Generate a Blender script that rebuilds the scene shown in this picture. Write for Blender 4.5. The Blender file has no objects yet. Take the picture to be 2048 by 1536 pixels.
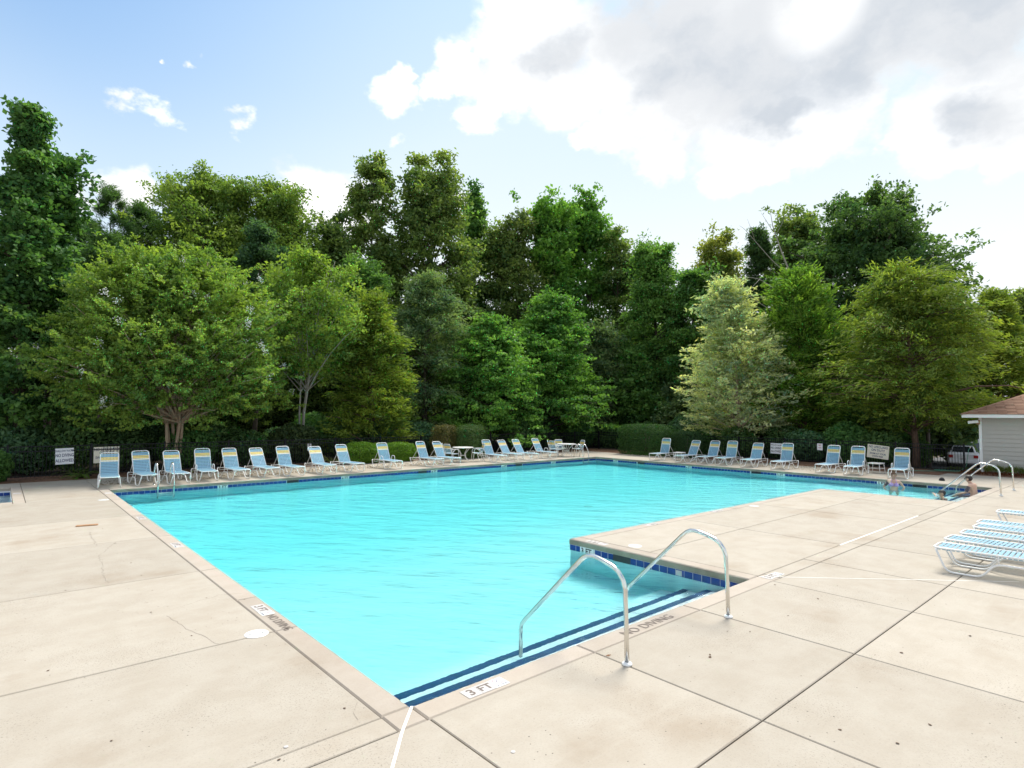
import bpy, bmesh, math, random
import numpy as np
from mathutils import Matrix, Vector

sc = bpy.context.scene
COL = sc.collection
R = math.radians

# ------------------------------------------------------------------ camera
H_CAM = 2.43
F_PX = 1170.75                       # focal length in pixels of the 2048 wide photograph
YAW, PIT, ROL = R(41.193), R(2.851), R(0.326)
f0 = np.array([math.sin(YAW), math.cos(YAW), 0]); r0 = np.array([math.cos(YAW), -math.sin(YAW), 0]); u0 = np.array([0, 0, 1.0])
FW = f0 * math.cos(PIT) + u0 * math.sin(PIT)
UP_ = u0 * math.cos(PIT) - f0 * math.sin(PIT)
RT = r0 * math.cos(ROL) + UP_ * math.sin(ROL)
UP = UP_ * math.cos(ROL) - r0 * math.sin(ROL)
cam = bpy.data.cameras.new('camera')
cam.sensor_width = 36.0
cam.lens = F_PX / 2048 * 36.0
cam.clip_start = 0.05
cam.clip_end = 2000
camo = bpy.data.objects.new('camera', cam)
camo.matrix_world = Matrix(((RT[0], UP[0], -FW[0], 0), (RT[1], UP[1], -FW[1], 0), (RT[2], UP[2], -FW[2], H_CAM), (0, 0, 0, 1)))
COL.objects.link(camo)
sc.camera = camo

def ray(px, py):
    return FW + (px - 1024) / F_PX * RT - (py - 768) / F_PX * UP
def at(px, py, d):
    """world point seen at a photo pixel, d metres along the view axis"""
    return np.array([0, 0, H_CAM]) + ray(px, py) * d
def sl(*c):
    return tuple((x / 255 / 12.92 if x / 255 <= .04045 else ((x / 255 + .055) / 1.055) ** 2.4) for x in c)

# ------------------------------------------------------------------ exposure / engine
sc.view_settings.view_transform = 'Standard'
sc.view_settings.look = 'None'
sc.view_settings.gamma = 1
sc.view_settings.exposure = 0.46
sc.view_settings.use_curve_mapping = False
sc.render.engine = 'CYCLES'
cy = sc.cycles
cy.max_bounces = 14; cy.diffuse_bounces = 6; cy.glossy_bounces = 6; cy.transmission_bounces = 8; cy.transparent_max_bounces = 8
cy.caustics_refractive = True; cy.caustics_reflective = True
cy.sample_clamp_indirect = 40.0
cy.use_denoising = True

# ------------------------------------------------------------------ sun
SUN_EL, SUN_AZ = 56.0, 70.0          # azimuth from +Y towards +X: behind the cloud, high in front of the camera
sd = np.array([math.sin(R(SUN_AZ)) * math.cos(R(SUN_EL)), math.cos(R(SUN_AZ)) * math.cos(R(SUN_EL)), math.sin(R(SUN_EL))])
sun = bpy.data.lights.new('sun', 'SUN')
sun.energy = 4.4
sun.angle = R(21)
sun.color = (1.0, 0.95, 0.86)
suno = bpy.data.objects.new('sun', sun)
suno.rotation_euler = Vector(sd).to_track_quat('Z', 'Y').to_euler()
suno.location = (0, 0, 40)
COL.objects.link(suno)

# ------------------------------------------------------------------ sky
SKY_STRENGTH = 0.10
world = bpy.data.worlds.new('World')
sc.world = world
world.use_nodes = True
wt = world.node_tree
for n in list(wt.nodes): wt.nodes.remove(n)
WN = wt.nodes.new; WL = wt.links.new
def wmath(op, a, b=None, c=None, clamp=False):
    n = WN('ShaderNodeMath'); n.operation = op; n.use_clamp = clamp
    for i, v in enumerate((a, b, c)):
        if v is None: continue
        if isinstance(v, (int, float)): n.inputs[i].default_value = v
        else: WL(v, n.inputs[i])
    return n.outputs[0]
def wvec(op, a, b, out=0):
    n = WN('ShaderNodeVectorMath'); n.operation = op
    for i, v in enumerate((a, b)):
        if isinstance(v, (tuple, list, np.ndarray)): n.inputs[i].default_value = tuple(float(x) for x in v)
        else: WL(v, n.inputs[i])
    return n.outputs[out]
def wmix(f, a, b):
    n = WN('ShaderNodeMix'); n.data_type = 'RGBA'; n.clamp_factor = True
    for s, v in ((n.inputs[0], f), (n.inputs[6], a), (n.inputs[7], b)):
        if isinstance(v, (int, float)): s.default_value = v
        elif isinstance(v, tuple): s.default_value = (*v, 1)
        else: WL(v, s)
    return n.outputs[2]
def wsmooth(x, a, b):
    n = WN('ShaderNodeMapRange'); n.interpolation_type = 'SMOOTHSTEP'
    WL(x, n.inputs[0]); n.inputs[1].default_value = a; n.inputs[2].default_value = b
    return n.outputs[0]
tc = WN('ShaderNodeTexCoord').outputs['Generated']
ZS = 1.45
dq = wvec('MULTIPLY', tc, (1, 1, ZS))
def wnoise(vec, scale, detail, rough=.55):
    n = WN('ShaderNodeTexNoise'); n.inputs['Scale'].default_value = scale
    n.inputs['Detail'].default_value = detail; n.inputs['Roughness'].default_value = rough
    WL(vec, n.inputs['Vector'])
    return n
nz1 = wnoise(dq, 9.0, 9, .62).outputs[0]
nz2 = wnoise(dq, 2.6, 5, .5).outputs[0]
warp = wnoise(dq, 14.0, 4, .6).outputs[1]
wv = wvec('SUBTRACT', warp, (.5, .5, .5))
wsc = WN('ShaderNodeVectorMath'); wsc.operation = 'SCALE'; WL(wv, wsc.inputs[0]); wsc.inputs['Scale'].default_value = .10
dw = wvec('ADD', dq, wsc.outputs[0])
def blobs(lst, src):
    acc = None
    for px, py, r in lst:
        v = ray(px, py); v = v / np.linalg.norm(v) * np.array([1, 1, ZS])
        dist = wvec('DISTANCE', src, v, 1)
        m = wmath('MULTIPLY_ADD', dist, -1.0 / (r / F_PX), 1.0)      # 1 at the centre, 0 at the rim
        acc = m if acc is None else wmath('MAXIMUM', acc, m)
    return acc
white = [(1075, 95, 135), (1120, 170, 105), (1010, 175, 90), (965, 232, 52), (925, 125, 50), (915, 160, 42), (1060, 10, 95), (790, 188, 46), (803, 148, 26), (876, 178, 36),
         (1250, 120, 130), (1330, 210, 140), (1480, 225, 150), (1620, 215, 130), (1725, 195, 52), (1330, 300, 70), (1220, 265, 66), (1165, 280, 30), (1270, 250, 60), (1480, 275, 50),
         (1450, 80, 240), (1700, 60, 190), (1960, -10, 150), (1900, 85, 62), (1990, 75, 50), (1930, 185, 105), (1960, 235, 100), (1850, 248, 50), (2030, 310, 55), (2080, 190, 90),
         (278, 384, 52), (140, 405, 50), (640, 395, 90), (590, 420, 60), (720, 430, 90), (880, 400, 50), (1540, 330, 50), (1450, 360, 60)]
grey = [(2030, 10, 120), (1390, 110, 190), (1320, 30, 190), (1500, 150, 190), (1560, 50, 180), (1700, 100, 170), (1830, 20, 190), (1990, 0, 210), (1760, 40, 150), (1945, 225, 85), (1560, 230, 80), (1110, 120, 90), (1330, 150, 110)]
small = [(258, 198, 34), (290, 212, 36), (325, 225, 38), (383, 248, 24), (487, 236, 28), (478, 247, 22), (400, 124, 15), (340, 113, 9), (806, 285, 26), (617, 272, 10)]
bm_ = wmath('MAXIMUM', blobs(white, dw), -0.6)
tex = wmath('MULTIPLY_ADD', nz1, 1.5, -.75)
cov = wmath('ADD', wmath('MULTIPLY', bm_, 1.0), tex)
mask = wmath('POWER', wsmooth(cov, -0.14, 0.46), 1.25)
bs_ = wmath('MAXIMUM', blobs(small, dw), -1.2)
nz4 = wnoise(dq, 22.0, 7, .65).outputs[0]
covs = wmath('ADD', bs_, wmath('MULTIPLY_ADD', nz4, 2.6, -1.42))
mask = wmath('MAXIMUM', mask, wmath('MULTIPLY', wsmooth(covs, -.05, .85), .95))
# the rest of the sky dome carries the same broken cloud
fr = wvec('DOT_PRODUCT', tc, FW / np.linalg.norm(FW), 1)
outside = wsmooth(fr, 0.66, 0.40)
gen = wsmooth(wmath('ADD', nz2, wmath('MULTIPLY', tex, .25)), .47, .60)
mask = wmath('MAXIMUM', mask, wmath('MULTIPLY', gen, outside))
gm = wsmooth(wmath('ADD', blobs(grey, dw), wmath('MULTIPLY', tex, .5)), -.25, .80)
sunv = ray(1632, 6); sunv = sunv / np.linalg.norm(sunv)
sdot = wvec('DOT_PRODUCT', tc, sunv, 1)
glow = wmath('MULTIPLY', wsmooth(sdot, .9975, 1.0), .8)
gm = wmath('MULTIPLY', gm, wmath('SUBTRACT', 1.0, glow))
sky = WN('ShaderNodeTexSky'); sky.sky_type = 'NISHITA'; sky.sun_disc = False
sky.sun_elevation = R(SUN_EL); sky.sun_rotation = R(SUN_AZ)
sky.air_density = 1.15; sky.dust_density = 1.2; sky.ozone_density = 1.6
K = 1.0 / SKY_STRENGTH
sep = WN('ShaderNodeSeparateXYZ'); WL(tc, sep.inputs[0])
# humid air: pale towards the horizon and around the sun
hz = wsmooth(sep.outputs[2], .76, .22)
aur = wsmooth(sdot, .52, .97)
pale = wmath('ADD', wmath('MULTIPLY', hz, .72), wmath('MULTIPLY', aur, .58), clamp=True)
blue = wvec('MULTIPLY', sky.outputs[0], (.56, 1.04, 1.36))
base = wmix(pale, blue, (.57 * K, .68 * K, .76 * K))
low = wmath('MULTIPLY', wsmooth(sep.outputs[2], .48, .10), wmath('MULTIPLY_ADD', aur, .65, .55), clamp=True)
base = wmix(low, base, (.755 * K, .80 * K, .83 * K))
nz3 = wnoise(dw, 5.0, 6, .55).outputs[0]
cwhite = wmix(wsmooth(nz3, .44, .74), (.98 * K, .98 * K, .975 * K), (.655 * K, .67 * K, .685 * K))
cgrey = wmix(wsmooth(nz3, .35, .62), (.47 * K, .51 * K, .56 * K), (.60 * K, .62 * K, .645 * K))
ccol = wmix(gm, cwhite, cgrey)
col = wmix(mask, base, ccol)
bg = WN('ShaderNodeBackground'); bg.inputs['Strength'].default_value = SKY_STRENGTH
WL(col, bg.inputs['Color'])
wo = WN('ShaderNodeOutputWorld'); WL(bg.outputs[0], wo.inputs[0])

# ================================================================== materials
def new_mat(name):
    m = bpy.data.materials.new(name); m.use_nodes = True
    nt = m.node_tree
    b = nt.nodes['Principled BSDF']
    return m, nt, b
def simple(name, col, rough=.5, metal=0.0, spec=.5, var=.06, scale=30, bump=0.0):
    m, nt, b = new_mat(name)
    b.inputs['Roughness'].default_value = rough; b.inputs['Metallic'].default_value = metal
    b.inputs['Specular IOR Level'].default_value = spec
    geo = nt.nodes.new('ShaderNodeNewGeometry')
    nz = nt.nodes.new('ShaderNodeTexNoise'); nz.inputs['Scale'].default_value = scale; nz.inputs['Detail'].default_value = 4
    nt.links.new(geo.outputs['Position'], nz.inputs['Vector'])
    mx = nt.nodes.new('ShaderNodeMix'); mx.data_type = 'RGBA'
    nt.links.new(nz.outputs[0], mx.inputs[0])
    mx.inputs[6].default_value = (*[min(1, c * (1 - var)) for c in col], 1)
    mx.inputs[7].default_value = (*[min(1, c * (1 + var)) for c in col], 1)
    nt.links.new(mx.outputs[2], b.inputs['Base Color'])
    if bump:
        bp = nt.nodes.new('ShaderNodeBump'); bp.inputs['Strength'].default_value = bump; bp.inputs['Distance'].default_value = .01
        nt.links.new(nz.outputs[0], bp.inputs['Height']); nt.links.new(bp.outputs[0], b.inputs['Normal'])
    return m

class NT:
    """small helper for building node graphs"""
    def __init__(s, nt): s.nt = nt
    def n(s, t, **kw):
        x = s.nt.nodes.new(t)
        for k, v in kw.items(): setattr(x, k, v)
        return x
    def l(s, a, b): s.nt.links.new(a, b)
    def math(s, op, a, b=None, c=None, clamp=False):
        n = s.n('ShaderNodeMath', operation=op, use_clamp=clamp)
        for i, v in enumerate((a, b, c)):
            if v is None: continue
            if isinstance(v, (int, float)): n.inputs[i].default_value = v
            else: s.l(v, n.inputs[i])
        return n.outputs[0]
    def noise(s, vec, scale, detail=4, rough=.5):
        n = s.n('ShaderNodeTexNoise'); n.inputs['Scale'].default_value = scale; n.inputs['Detail'].default_value = detail; n.inputs['Roughness'].default_value = rough
        if vec is not None: s.l(vec, n.inputs['Vector'])
        return n.outputs[0]
    def smooth(s, x, a, b):
        n = s.n('ShaderNodeMapRange', interpolation_type='SMOOTHSTEP'); s.l(x, n.inputs[0]); n.inputs[1].default_value = a; n.inputs[2].default_value = b
        return n.outputs[0]
    def mix(s, f, a, b, mode='MIX'):
        n = s.n('ShaderNodeMix', data_type='RGBA', blend_type=mode)
        for so, v in ((n.inputs[0], f), (n.inputs[6], a), (n.inputs[7], b)):
            if isinstance(v, (int, float)): so.default_value = v
            elif isinstance(v, tuple): so.default_value = (*v, 1)
            else: s.l(v, so)
        return n.outputs[2]

def concrete(name, c1, c2, stain, speck=1.5):
    m, nt, b = new_mat(name); g = NT(nt)
    pos = g.n('ShaderNodeNewGeometry').outputs['Position']
    oi = g.n('ShaderNodeObjectInfo')
    big = g.noise(pos, .55, 6, .6)
    mid = g.noise(pos, 2.3, 6, .62)
    fine = g.noise(pos, 46, 4, .65)
    vfine = g.noise(pos, 62, 4, .75)
    col = g.mix(g.smooth(mid, .3, .7), c1, c2)
    col = g.mix(g.math('MULTIPLY', g.smooth(big, .52, .74), .8), col, stain)
    # brushed streaks across the slabs
    mp = g.n('ShaderNodeMapping'); mp.inputs['Scale'].default_value = (.5, 5, 1); g.l(pos, mp.inputs[0])
    st = g.noise(mp.outputs[0], 1.4, 5, .6)
    col = g.mix(g.math('MULTIPLY', g.smooth(st, .5, .8), .38), col, tuple(x * 1.08 for x in c1))
    # exposed grit where the cream has worn off, in patches
    patch = g.smooth(g.noise(pos, .8, 3, .5), .46, .62)
    grit = g.smooth(vfine, .56, .64)
    fade = g.math('MULTIPLY_ADD', patch, .70, .26)
    col = g.mix(g.math('MULTIPLY', g.math('MULTIPLY', grit, fade), .55 * speck), col, tuple(x * .42 for x in c1))
    col = g.mix(g.math('MULTIPLY', g.smooth(fine, .45, .75), .22), col, tuple(x * .72 for x in c2))
    # per pour shade
    tone = g.math('MULTIPLY_ADD', oi.outputs['Random'], .14, .93)
    vm = g.n('ShaderNodeVectorMath', operation='SCALE'); g.l(col, vm.inputs[0]); g.l(tone, vm.inputs['Scale'])
    # small dark pits and flecks
    vo = g.n('ShaderNodeTexVoronoi'); vo.inputs['Scale'].default_value = 13.0; g.l(pos, vo.inputs['Vector'])
    pit = g.smooth(vo.outputs['Distance'], .11, .06)
    keep = g.smooth(g.noise(pos, 1.7, 2, .5), .50, .60)
    col = g.mix(g.math('MULTIPLY', g.math('MULTIPLY', pit, keep), .5 * speck), vm.outputs[0], (.05, .042, .034))
    g.l(col, b.inputs['Base Color'])
    b.inputs['Roughness'].default_value = .82; b.inputs['Specular IOR Level'].default_value = .25
    h = g.math('ADD', g.math('MULTIPLY', fine, .5), g.math('MULTIPLY', vfine, .4))
    bp = g.n('ShaderNodeBump'); bp.inputs['Strength'].default_value = .35; bp.inputs['Distance'].default_value = .006
    g.l(h, bp.inputs['Height']); g.l(bp.outputs[0], b.inputs['Normal'])
    return m
M = {}
M['slab'] = concrete('deck concrete', (.405, .362, .302), (.368, .322, .262), (.30, .24, .178))
M['coping'] = concrete('coping concrete', (.412, .358, .302), (.378, .324, .266), (.32, .262, .203), .6)
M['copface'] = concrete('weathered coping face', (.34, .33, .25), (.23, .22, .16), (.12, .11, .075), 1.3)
M['joint'] = simple('joint filler', (.16, .11, .07), .9, var=.3)
M['seal'] = simple('white sealant', (.80, .78, .73), .6, scale=12, var=.08)
M['plaster'] = simple('pool plaster', (.65, .655, .67), .6, var=.05, scale=1.5)
M['tile'] = simple('glazed blue tile', (.012, .045, .23), .12, var=.35, scale=5)
M['steptile'] = simple('dark blue step tile', (.002, .045, .13), .3, var=.4, scale=9)
M['whitetile'] = simple('white tile', (.82, .82, .80), .2, var=.04)
M['greytile'] = simple('worn grey tile', (.50, .47, .45), .5, var=.10, scale=14)
M['black'] = simple('black paint', (.012, .012, .014), .5)
M['wornink'] = simple('worn dark lettering', (.16, .13, .11), .8, var=.5, scale=40)
M['navyink'] = simple('navy lettering', (.02, .035, .12), .5)
M['redink'] = simple('red print', (.45, .08, .12), .5)
M['steel'] = simple('stainless steel', (.74, .72, .68), .2, metal=1.0, var=.05, scale=60)
M['white'] = simple('white powder coat', (.82, .81, .78), .3, var=.03)
M['blue'] = simple('light blue vinyl strap', (.22, .40, .52), .38, var=.07, scale=14)
M['yellow'] = simple('yellow vinyl strap', (.76, .58, .20), .4, var=.07, scale=14)
M['cream'] = simple('cream vinyl strap', (.80, .76, .62), .4, var=.07, scale=14)
M['fence'] = simple('black fence paint', (.007, .008, .011), .5, spec=.25)
M['signwhite'] = simple('sign white', (.80, .80, .82), .4, var=.04, scale=8)
M['signcream'] = simple('sign cream', (.74, .69, .56), .4, var=.08, scale=6)
M['board'] = simple('brown board', (.36, .20, .10), .8, var=.4, scale=18)
M['skin'] = simple('fair skin', (.62, .38, .27), .5, var=.06)
M['tanskin'] = simple('tanned skin', (.52, .29, .19), .5, var=.07)
M['hair'] = simple('brown hair', (.15, .08, .04), .6, var=.4, scale=60)
M['darkhair'] = simple('dark hair', (.022, .015, .012), .55, var=.4, scale=60)
M['bikini'] = simple('lilac print cloth', (.46, .30, .58), .7, var=.7, scale=38)
M['tattoo'] = simple('tattoo ink', (.10, .08, .09), .6, var=.8, scale=40)
M['cap'] = simple('black cap cloth', (.012, .012, .014), .8, var=.4)
M['shorts'] = simple('dark swim shorts', (.02, .03, .06), .8)
M['siding'] = simple('grey siding paint', (.44, .43, .39), .6, var=.05, scale=4, bump=.1)
M['trim'] = simple('white trim paint', (.80, .82, .80), .45, var=.03)
M['hose'] = simple('green hose', (.08, .25, .17), .4)
M['carwhite'] = simple('white car paint', (.78, .78, .80), .2, var=.02)
M['glass'] = simple('dark car glass', (.02, .025, .03), .05)
M['tyre'] = simple('tyre rubber', (.02, .02, .02), .8)
M['orange'] = simple('orange plastic', (.75, .13, .03), .6)
M['red'] = simple('tail lamp red', (.4, .02, .02), .2)
M['asphalt'] = simple('asphalt', (.055, .055, .058), .9, var=.25, scale=20)
M['roofgrey'] = simple('grey roof', (.15, .17, .20), .8, var=.2)

def shingle_mat():
    m, nt, b = new_mat('brown asphalt shingle'); g = NT(nt)
    oi = g.n('ShaderNodeObjectInfo'); pos = g.n('ShaderNodeNewGeometry').outputs['Position']
    rn = g.noise(pos, 3.2, 2)
    mixv = g.math('ADD', g.math('MULTIPLY', oi.outputs['Random'], .7), g.math('MULTIPLY', rn, .3))
    col = g.mix(mixv, (.20, .095, .055), (.42, .24, .15))
    col = g.mix(g.math('MULTIPLY', g.noise(pos, 150, 2), .5), col, (.13, .07, .045))
    g.l(col, b.inputs['Base Color']); b.inputs['Roughness'].default_value = .9
    return m
M['shingle'] = shingle_mat()
def ground_mat(name, a, b_, c, sc1=3.0):
    m, nt, b = new_mat(name); g = NT(nt)
    pos = g.n('ShaderNodeNewGeometry').outputs['Position']
    col = g.mix(g.smooth(g.noise(pos, sc1, 6, .7), .35, .65), a, b_)
    col = g.mix(g.smooth(g.noise(pos, 25, 4, .7), .55, .72), col, c)
    g.l(col, b.inputs['Base Color']); b.inputs['Roughness'].default_value = .95
    bp = g.n('ShaderNodeBump'); bp.inputs['Strength'].default_value = .8; bp.inputs['Distance'].default_value = .04
    g.l(g.noise(pos, 18, 5, .7), bp.inputs['Height']); g.l(bp.outputs[0], b.inputs['Normal'])
    return m
M['mulch'] = ground_mat('pine mulch', (.12, .055, .03), (.20, .10, .055), (.30, .17, .10), 8)
M['forest'] = ground_mat('forest floor', (.05, .035, .02), (.09, .06, .035), (.05, .06, .02))

def bark_mat(name, a, b_):
    m, nt, b = new_mat(name); g = NT(nt)
    pos = g.n('ShaderNodeNewGeometry').outputs['Position']
    mp = g.n('ShaderNodeMapping'); mp.inputs['Scale'].default_value = (9, 9, 1.6); g.l(pos, mp.inputs[0])
    col = g.mix(g.smooth(g.noise(mp.outputs[0], 2.0, 5, .7), .3, .7), a, b_)
    g.l(col, b.inputs['Base Color']); b.inputs['Roughness'].default_value = .9
    bp = g.n('ShaderNodeBump'); bp.inputs['Strength'].default_value = .6; bp.inputs['Distance'].default_value = .03
    g.l(g.noise(mp.outputs[0], 2.0, 5, .7), bp.inputs['Height']); g.l(bp.outputs[0], b.inputs['Normal'])
    return m
M['bark'] = bark_mat('grey brown bark', (.06, .045, .035), (.14, .11, .085))
M['barktan'] = bark_mat('smooth tan bark', (.40, .28, .19), (.58, .46, .34))
M['barkpale'] = bark_mat('pale grey bark', (.26, .24, .20), (.42, .39, .33))
M['barkred'] = bark_mat('reddish cedar bark', (.11, .065, .045), (.22, .14, .10))

def leaf_mat():
    """leaf colour = object colour, varied leaf by leaf through the mesh attribute 'tone' (0..1)"""
    m = bpy.data.materials.new('leaf'); m.use_nodes = True
    nt = m.node_tree; g = NT(nt)
    for n in list(nt.nodes): nt.nodes.remove(n)
    oi = g.n('ShaderNodeObjectInfo')
    at_ = g.n('ShaderNodeAttribute'); at_.attribute_name = 'tone'
    t = at_.outputs['Fac']
    dark = g.mix(1.0, oi.outputs['Color'], (.50, .66, .66), 'MULTIPLY')
    lite = g.mix(1.0, oi.outputs['Color'], (1.62, 1.42, .95), 'MULTIPLY')
    col = g.mix(t, dark, lite)
    d = g.n('ShaderNodeBsdfPrincipled'); g.l(col, d.inputs['Base Color']); d.inputs['Roughness'].default_value = .6; d.inputs['Specular IOR Level'].default_value = .22
    tr = g.n('ShaderNodeBsdfTranslucent'); g.l(g.mix(1.0, col, (1.25, 1.35, .65), 'MULTIPLY'), tr.inputs['Color'])
    mx = g.n('ShaderNodeMixShader'); mx.inputs[0].default_value = .42
    g.l(d.outputs[0], mx.inputs[1]); g.l(tr.outputs[0], mx.inputs[2])
    o = g.n('ShaderNodeOutputMaterial'); g.l(mx.outputs[0], o.inputs[0])
    return m
M['leaf'] = leaf_mat()
M['blossom'] = simple('white blossom', (.82, .83, .78), .7)

def water_mat(name, absorb, dens, wave=1.0):
    m = bpy.data.materials.new(name); m.use_nodes = True
    nt = m.node_tree; g = NT(nt)
    for n in list(nt.nodes): nt.nodes.remove(n)
    pos = g.n('ShaderNodeNewGeometry').outputs['Position']
    mp = g.n('ShaderNodeMapping'); mp.inputs['Rotation'].default_value = (0, 0, -YAW + .25); mp.inputs['Scale'].default_value = (1.0, 1.9, 1.0); 
    rot = g.n('ShaderNodeMapping'); rot.inputs['Rotation'].default_value = (0, 0, YAW + .2); g.l(pos, rot.inputs[0])
    sc_ = g.n('ShaderNodeVectorMath', operation='MULTIPLY'); sc_.inputs[1].default_value = (1.0, 2.2, 1.0); g.l(rot.outputs[0], sc_.inputs[0])
    n1 = g.noise(sc_.outputs[0], .9, 3, .5)
    n2 = g.noise(sc_.outputs[0], 3.1, 3, .5)
    h = g.math('ADD', g.math('MULTIPLY', n1, 1.0), g.math('MULTIPLY', n2, .28))
    bp = g.n('ShaderNodeBump'); bp.inputs['Strength'].default_value = .8 * wave; bp.inputs['Distance'].default_value = .12
    g.l(h, bp.inputs['Height'])
    rf = g.n('ShaderNodeBsdfRefraction'); rf.inputs['IOR'].default_value = 1.18; rf.inputs['Roughness'].default_value = 0.0; rf.inputs['Color'].default_value = (1, 1, 1, 1)
    gl = g.n('ShaderNodeBsdfGlossy'); gl.inputs['Roughness'].default_value = .03
    bp2 = g.n('ShaderNodeBump'); bp2.inputs['Strength'].default_value = .09 * wave; bp2.inputs['Distance'].default_value = .12; g.l(h, bp2.inputs['Height'])
    g.l(bp2.outputs[0], rf.inputs['Normal']); g.l(bp.outputs[0], gl.inputs['Normal'])
    fr = g.n('ShaderNodeFresnel'); fr.inputs['IOR'].default_value = 1.2; g.l(bp.outputs[0], fr.inputs['Normal'])
    bf = g.n('ShaderNodeNewGeometry').outputs['Backfacing']
    fac = g.math('MULTIPLY', fr.outputs[0], g.math('MULTIPLY_ADD', bf, .38, .62))
    mx = g.n('ShaderNodeMixShader'); g.l(fac, mx.inputs[0]); g.l(rf.outputs[0], mx.inputs[1]); g.l(gl.outputs[0], mx.inputs[2])
    va = g.n('ShaderNodeVolumeAbsorption'); va.inputs['Color'].default_value = (*absorb, 1); va.inputs['Density'].default_value = dens
    o = g.n('ShaderNodeOutputMaterial'); g.l(mx.outputs[0], o.inputs['Surface']); g.l(va.outputs[0], o.inputs['Volume'])
    return m
M['water'] = water_mat('pool water', (.08, .975, .993), .45)
M['kidwater'] = water_mat('shallow pool water', (.45, .95, .97), .6, .5)

# ================================================================== object helpers
def mesh_obj(name, verts, faces, mat, parent=None, smooth=False, loc=None):
    me = bpy.data.meshes.new(name)
    me.from_pydata([tuple(v) for v in verts], [], faces)
    if smooth: me.polygons.foreach_set('use_smooth', [True] * len(me.polygons))
    me.materials.append(mat)
    o = bpy.data.objects.new(name, me); COL.objects.link(o)
    if parent is not None: o.parent = parent
    if loc is not None: o.location = loc
    return o
def share(name, me, parent=None, loc=(0, 0, 0), rot=(0, 0, 0), scale=None):
    o = bpy.data.objects.new(name, me); COL.objects.link(o)
    if parent is not None: o.parent = parent
    o.location = loc; o.rotation_euler = rot
    if scale is not None: o.scale = scale
    return o
def empty(name, loc=(0, 0, 0), rz=0.0, label=None, cat=None, group=None, kind=None):
    o = bpy.data.objects.new(name, None); COL.objects.link(o); o.empty_display_size = .2
    o.location = loc; o.rotation_euler = (0, 0, rz)
    return tag(o, label, cat, group, kind)
def tag(o, label=None, cat=None, group=None, kind=None):
    if label: o['label'] = label
    if cat: o['category'] = cat
    if group: o['group'] = group
    if kind: o['kind'] = kind
    return o
class MB:
    def __init__(s): s.v = []; s.f = []
    def box(s, x0, y0, z0, x1, y1, z1):
        n = len(s.v)
        s.v += [(x0, y0, z0), (x1, y0, z0), (x1, y1, z0), (x0, y1, z0), (x0, y0, z1), (x1, y0, z1), (x1, y1, z1), (x0, y1, z1)]
        s.f += [tuple(n + i for i in q) for q in ((0, 3, 2, 1), (4, 5, 6, 7), (0, 1, 5, 4), (1, 2, 6, 5), (2, 3, 7, 6), (3, 0, 4, 7))]
        return s
    def slab(s, x0, y0, z0, x1, y1, z1, c=.008):
        """box with chamfered top edges"""
        n = len(s.v)
        s.v += [(x0, y0, z0), (x1, y0, z0), (x1, y1, z0), (x0, y1, z0), (x0, y0, z1 - c), (x1, y0, z1 - c), (x1, y1, z1 - c), (x0, y1, z1 - c),
                (x0 + c, y0 + c, z1), (x1 - c, y0 + c, z1), (x1 - c, y1 - c, z1), (x0 + c, y1 - c, z1)]
        s.f += [tuple(n + i for i in q) for q in ((0, 3, 2, 1), (0, 1, 5, 4), (1, 2, 6, 5), (2, 3, 7, 6), (3, 0, 4, 7), (4, 5, 9, 8), (5, 6, 10, 9), (6, 7, 11, 10), (7, 4, 8, 11), (8, 9, 10, 11))]
        return s
    def quad(s, a, b, c, d):
        n = len(s.v); s.v += [a, b, c, d]; s.f.append((n, n + 1, n + 2, n + 3)); return s
    def tube(s, pts, r, seg=8, cap=True, rads=None):
        pts = [np.array(p, float) for p in pts]
        n0 = len(s.v); m = len(pts)
        t0 = pts[1] - pts[0]; t0 /= np.linalg.norm(t0)
        ref = np.array([0, 0, 1.0]) if abs(t0[2]) < .9 else np.array([1.0, 0, 0])
        nrm = np.cross(t0, ref); nrm /= np.linalg.norm(nrm)
        for i, p in enumerate(pts):
            t = pts[min(i + 1, m - 1)] - pts[max(i - 1, 0)]; t /= (np.linalg.norm(t) + 1e-12)
            nrm = nrm - t * nrm.dot(t); nrm /= (np.linalg.norm(nrm) + 1e-12)
            b = np.cross(t, nrm); rr = r if rads is None else rads[i]
            for k in range(seg):
                a = 2 * math.pi * k / seg
                s.v.append(tuple(p + rr * (math.cos(a) * nrm + math.sin(a) * b)))
        for i in range(m - 1):
            for k in range(seg):
                k2 = (k + 1) % seg
                s.f.append((n0 + i * seg + k, n0 + i * seg + k2, n0 + (i + 1) * seg + k2, n0 + (i + 1) * seg + k))
        if cap:
            s.f.append(tuple(n0 + k for k in range(seg))[::-1]); s.f.append(tuple(n0 + (m - 1) * seg + k for k in range(seg)))
        return s
    def lathe(s, prof, seg=16, c=(0, 0, 0)):
        n0 = len(s.v)
        for rr, z in prof:
            for k in range(seg):
                a = 2 * math.pi * k / seg; s.v.append((c[0] + rr * math.cos(a), c[1] + rr * math.sin(a), c[2] + z))
        for i in range(len(prof) - 1):
            for k in range(seg):
                k2 = (k + 1) % seg
                s.f.append((n0 + i * seg + k, n0 + i * seg + k2, n0 + (i + 1) * seg + k2, n0 + (i + 1) * seg + k))
        s.f.append(tuple(n0 + k for k in range(seg))[::-1]); s.f.append(tuple(n0 + (len(prof) - 1) * seg + k for k in range(seg)))
        return s
    def obj(s, name, mat, parent=None, smooth=False, loc=None): return mesh_obj(name, s.v, s.f, mat, parent, smooth, loc)
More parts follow.
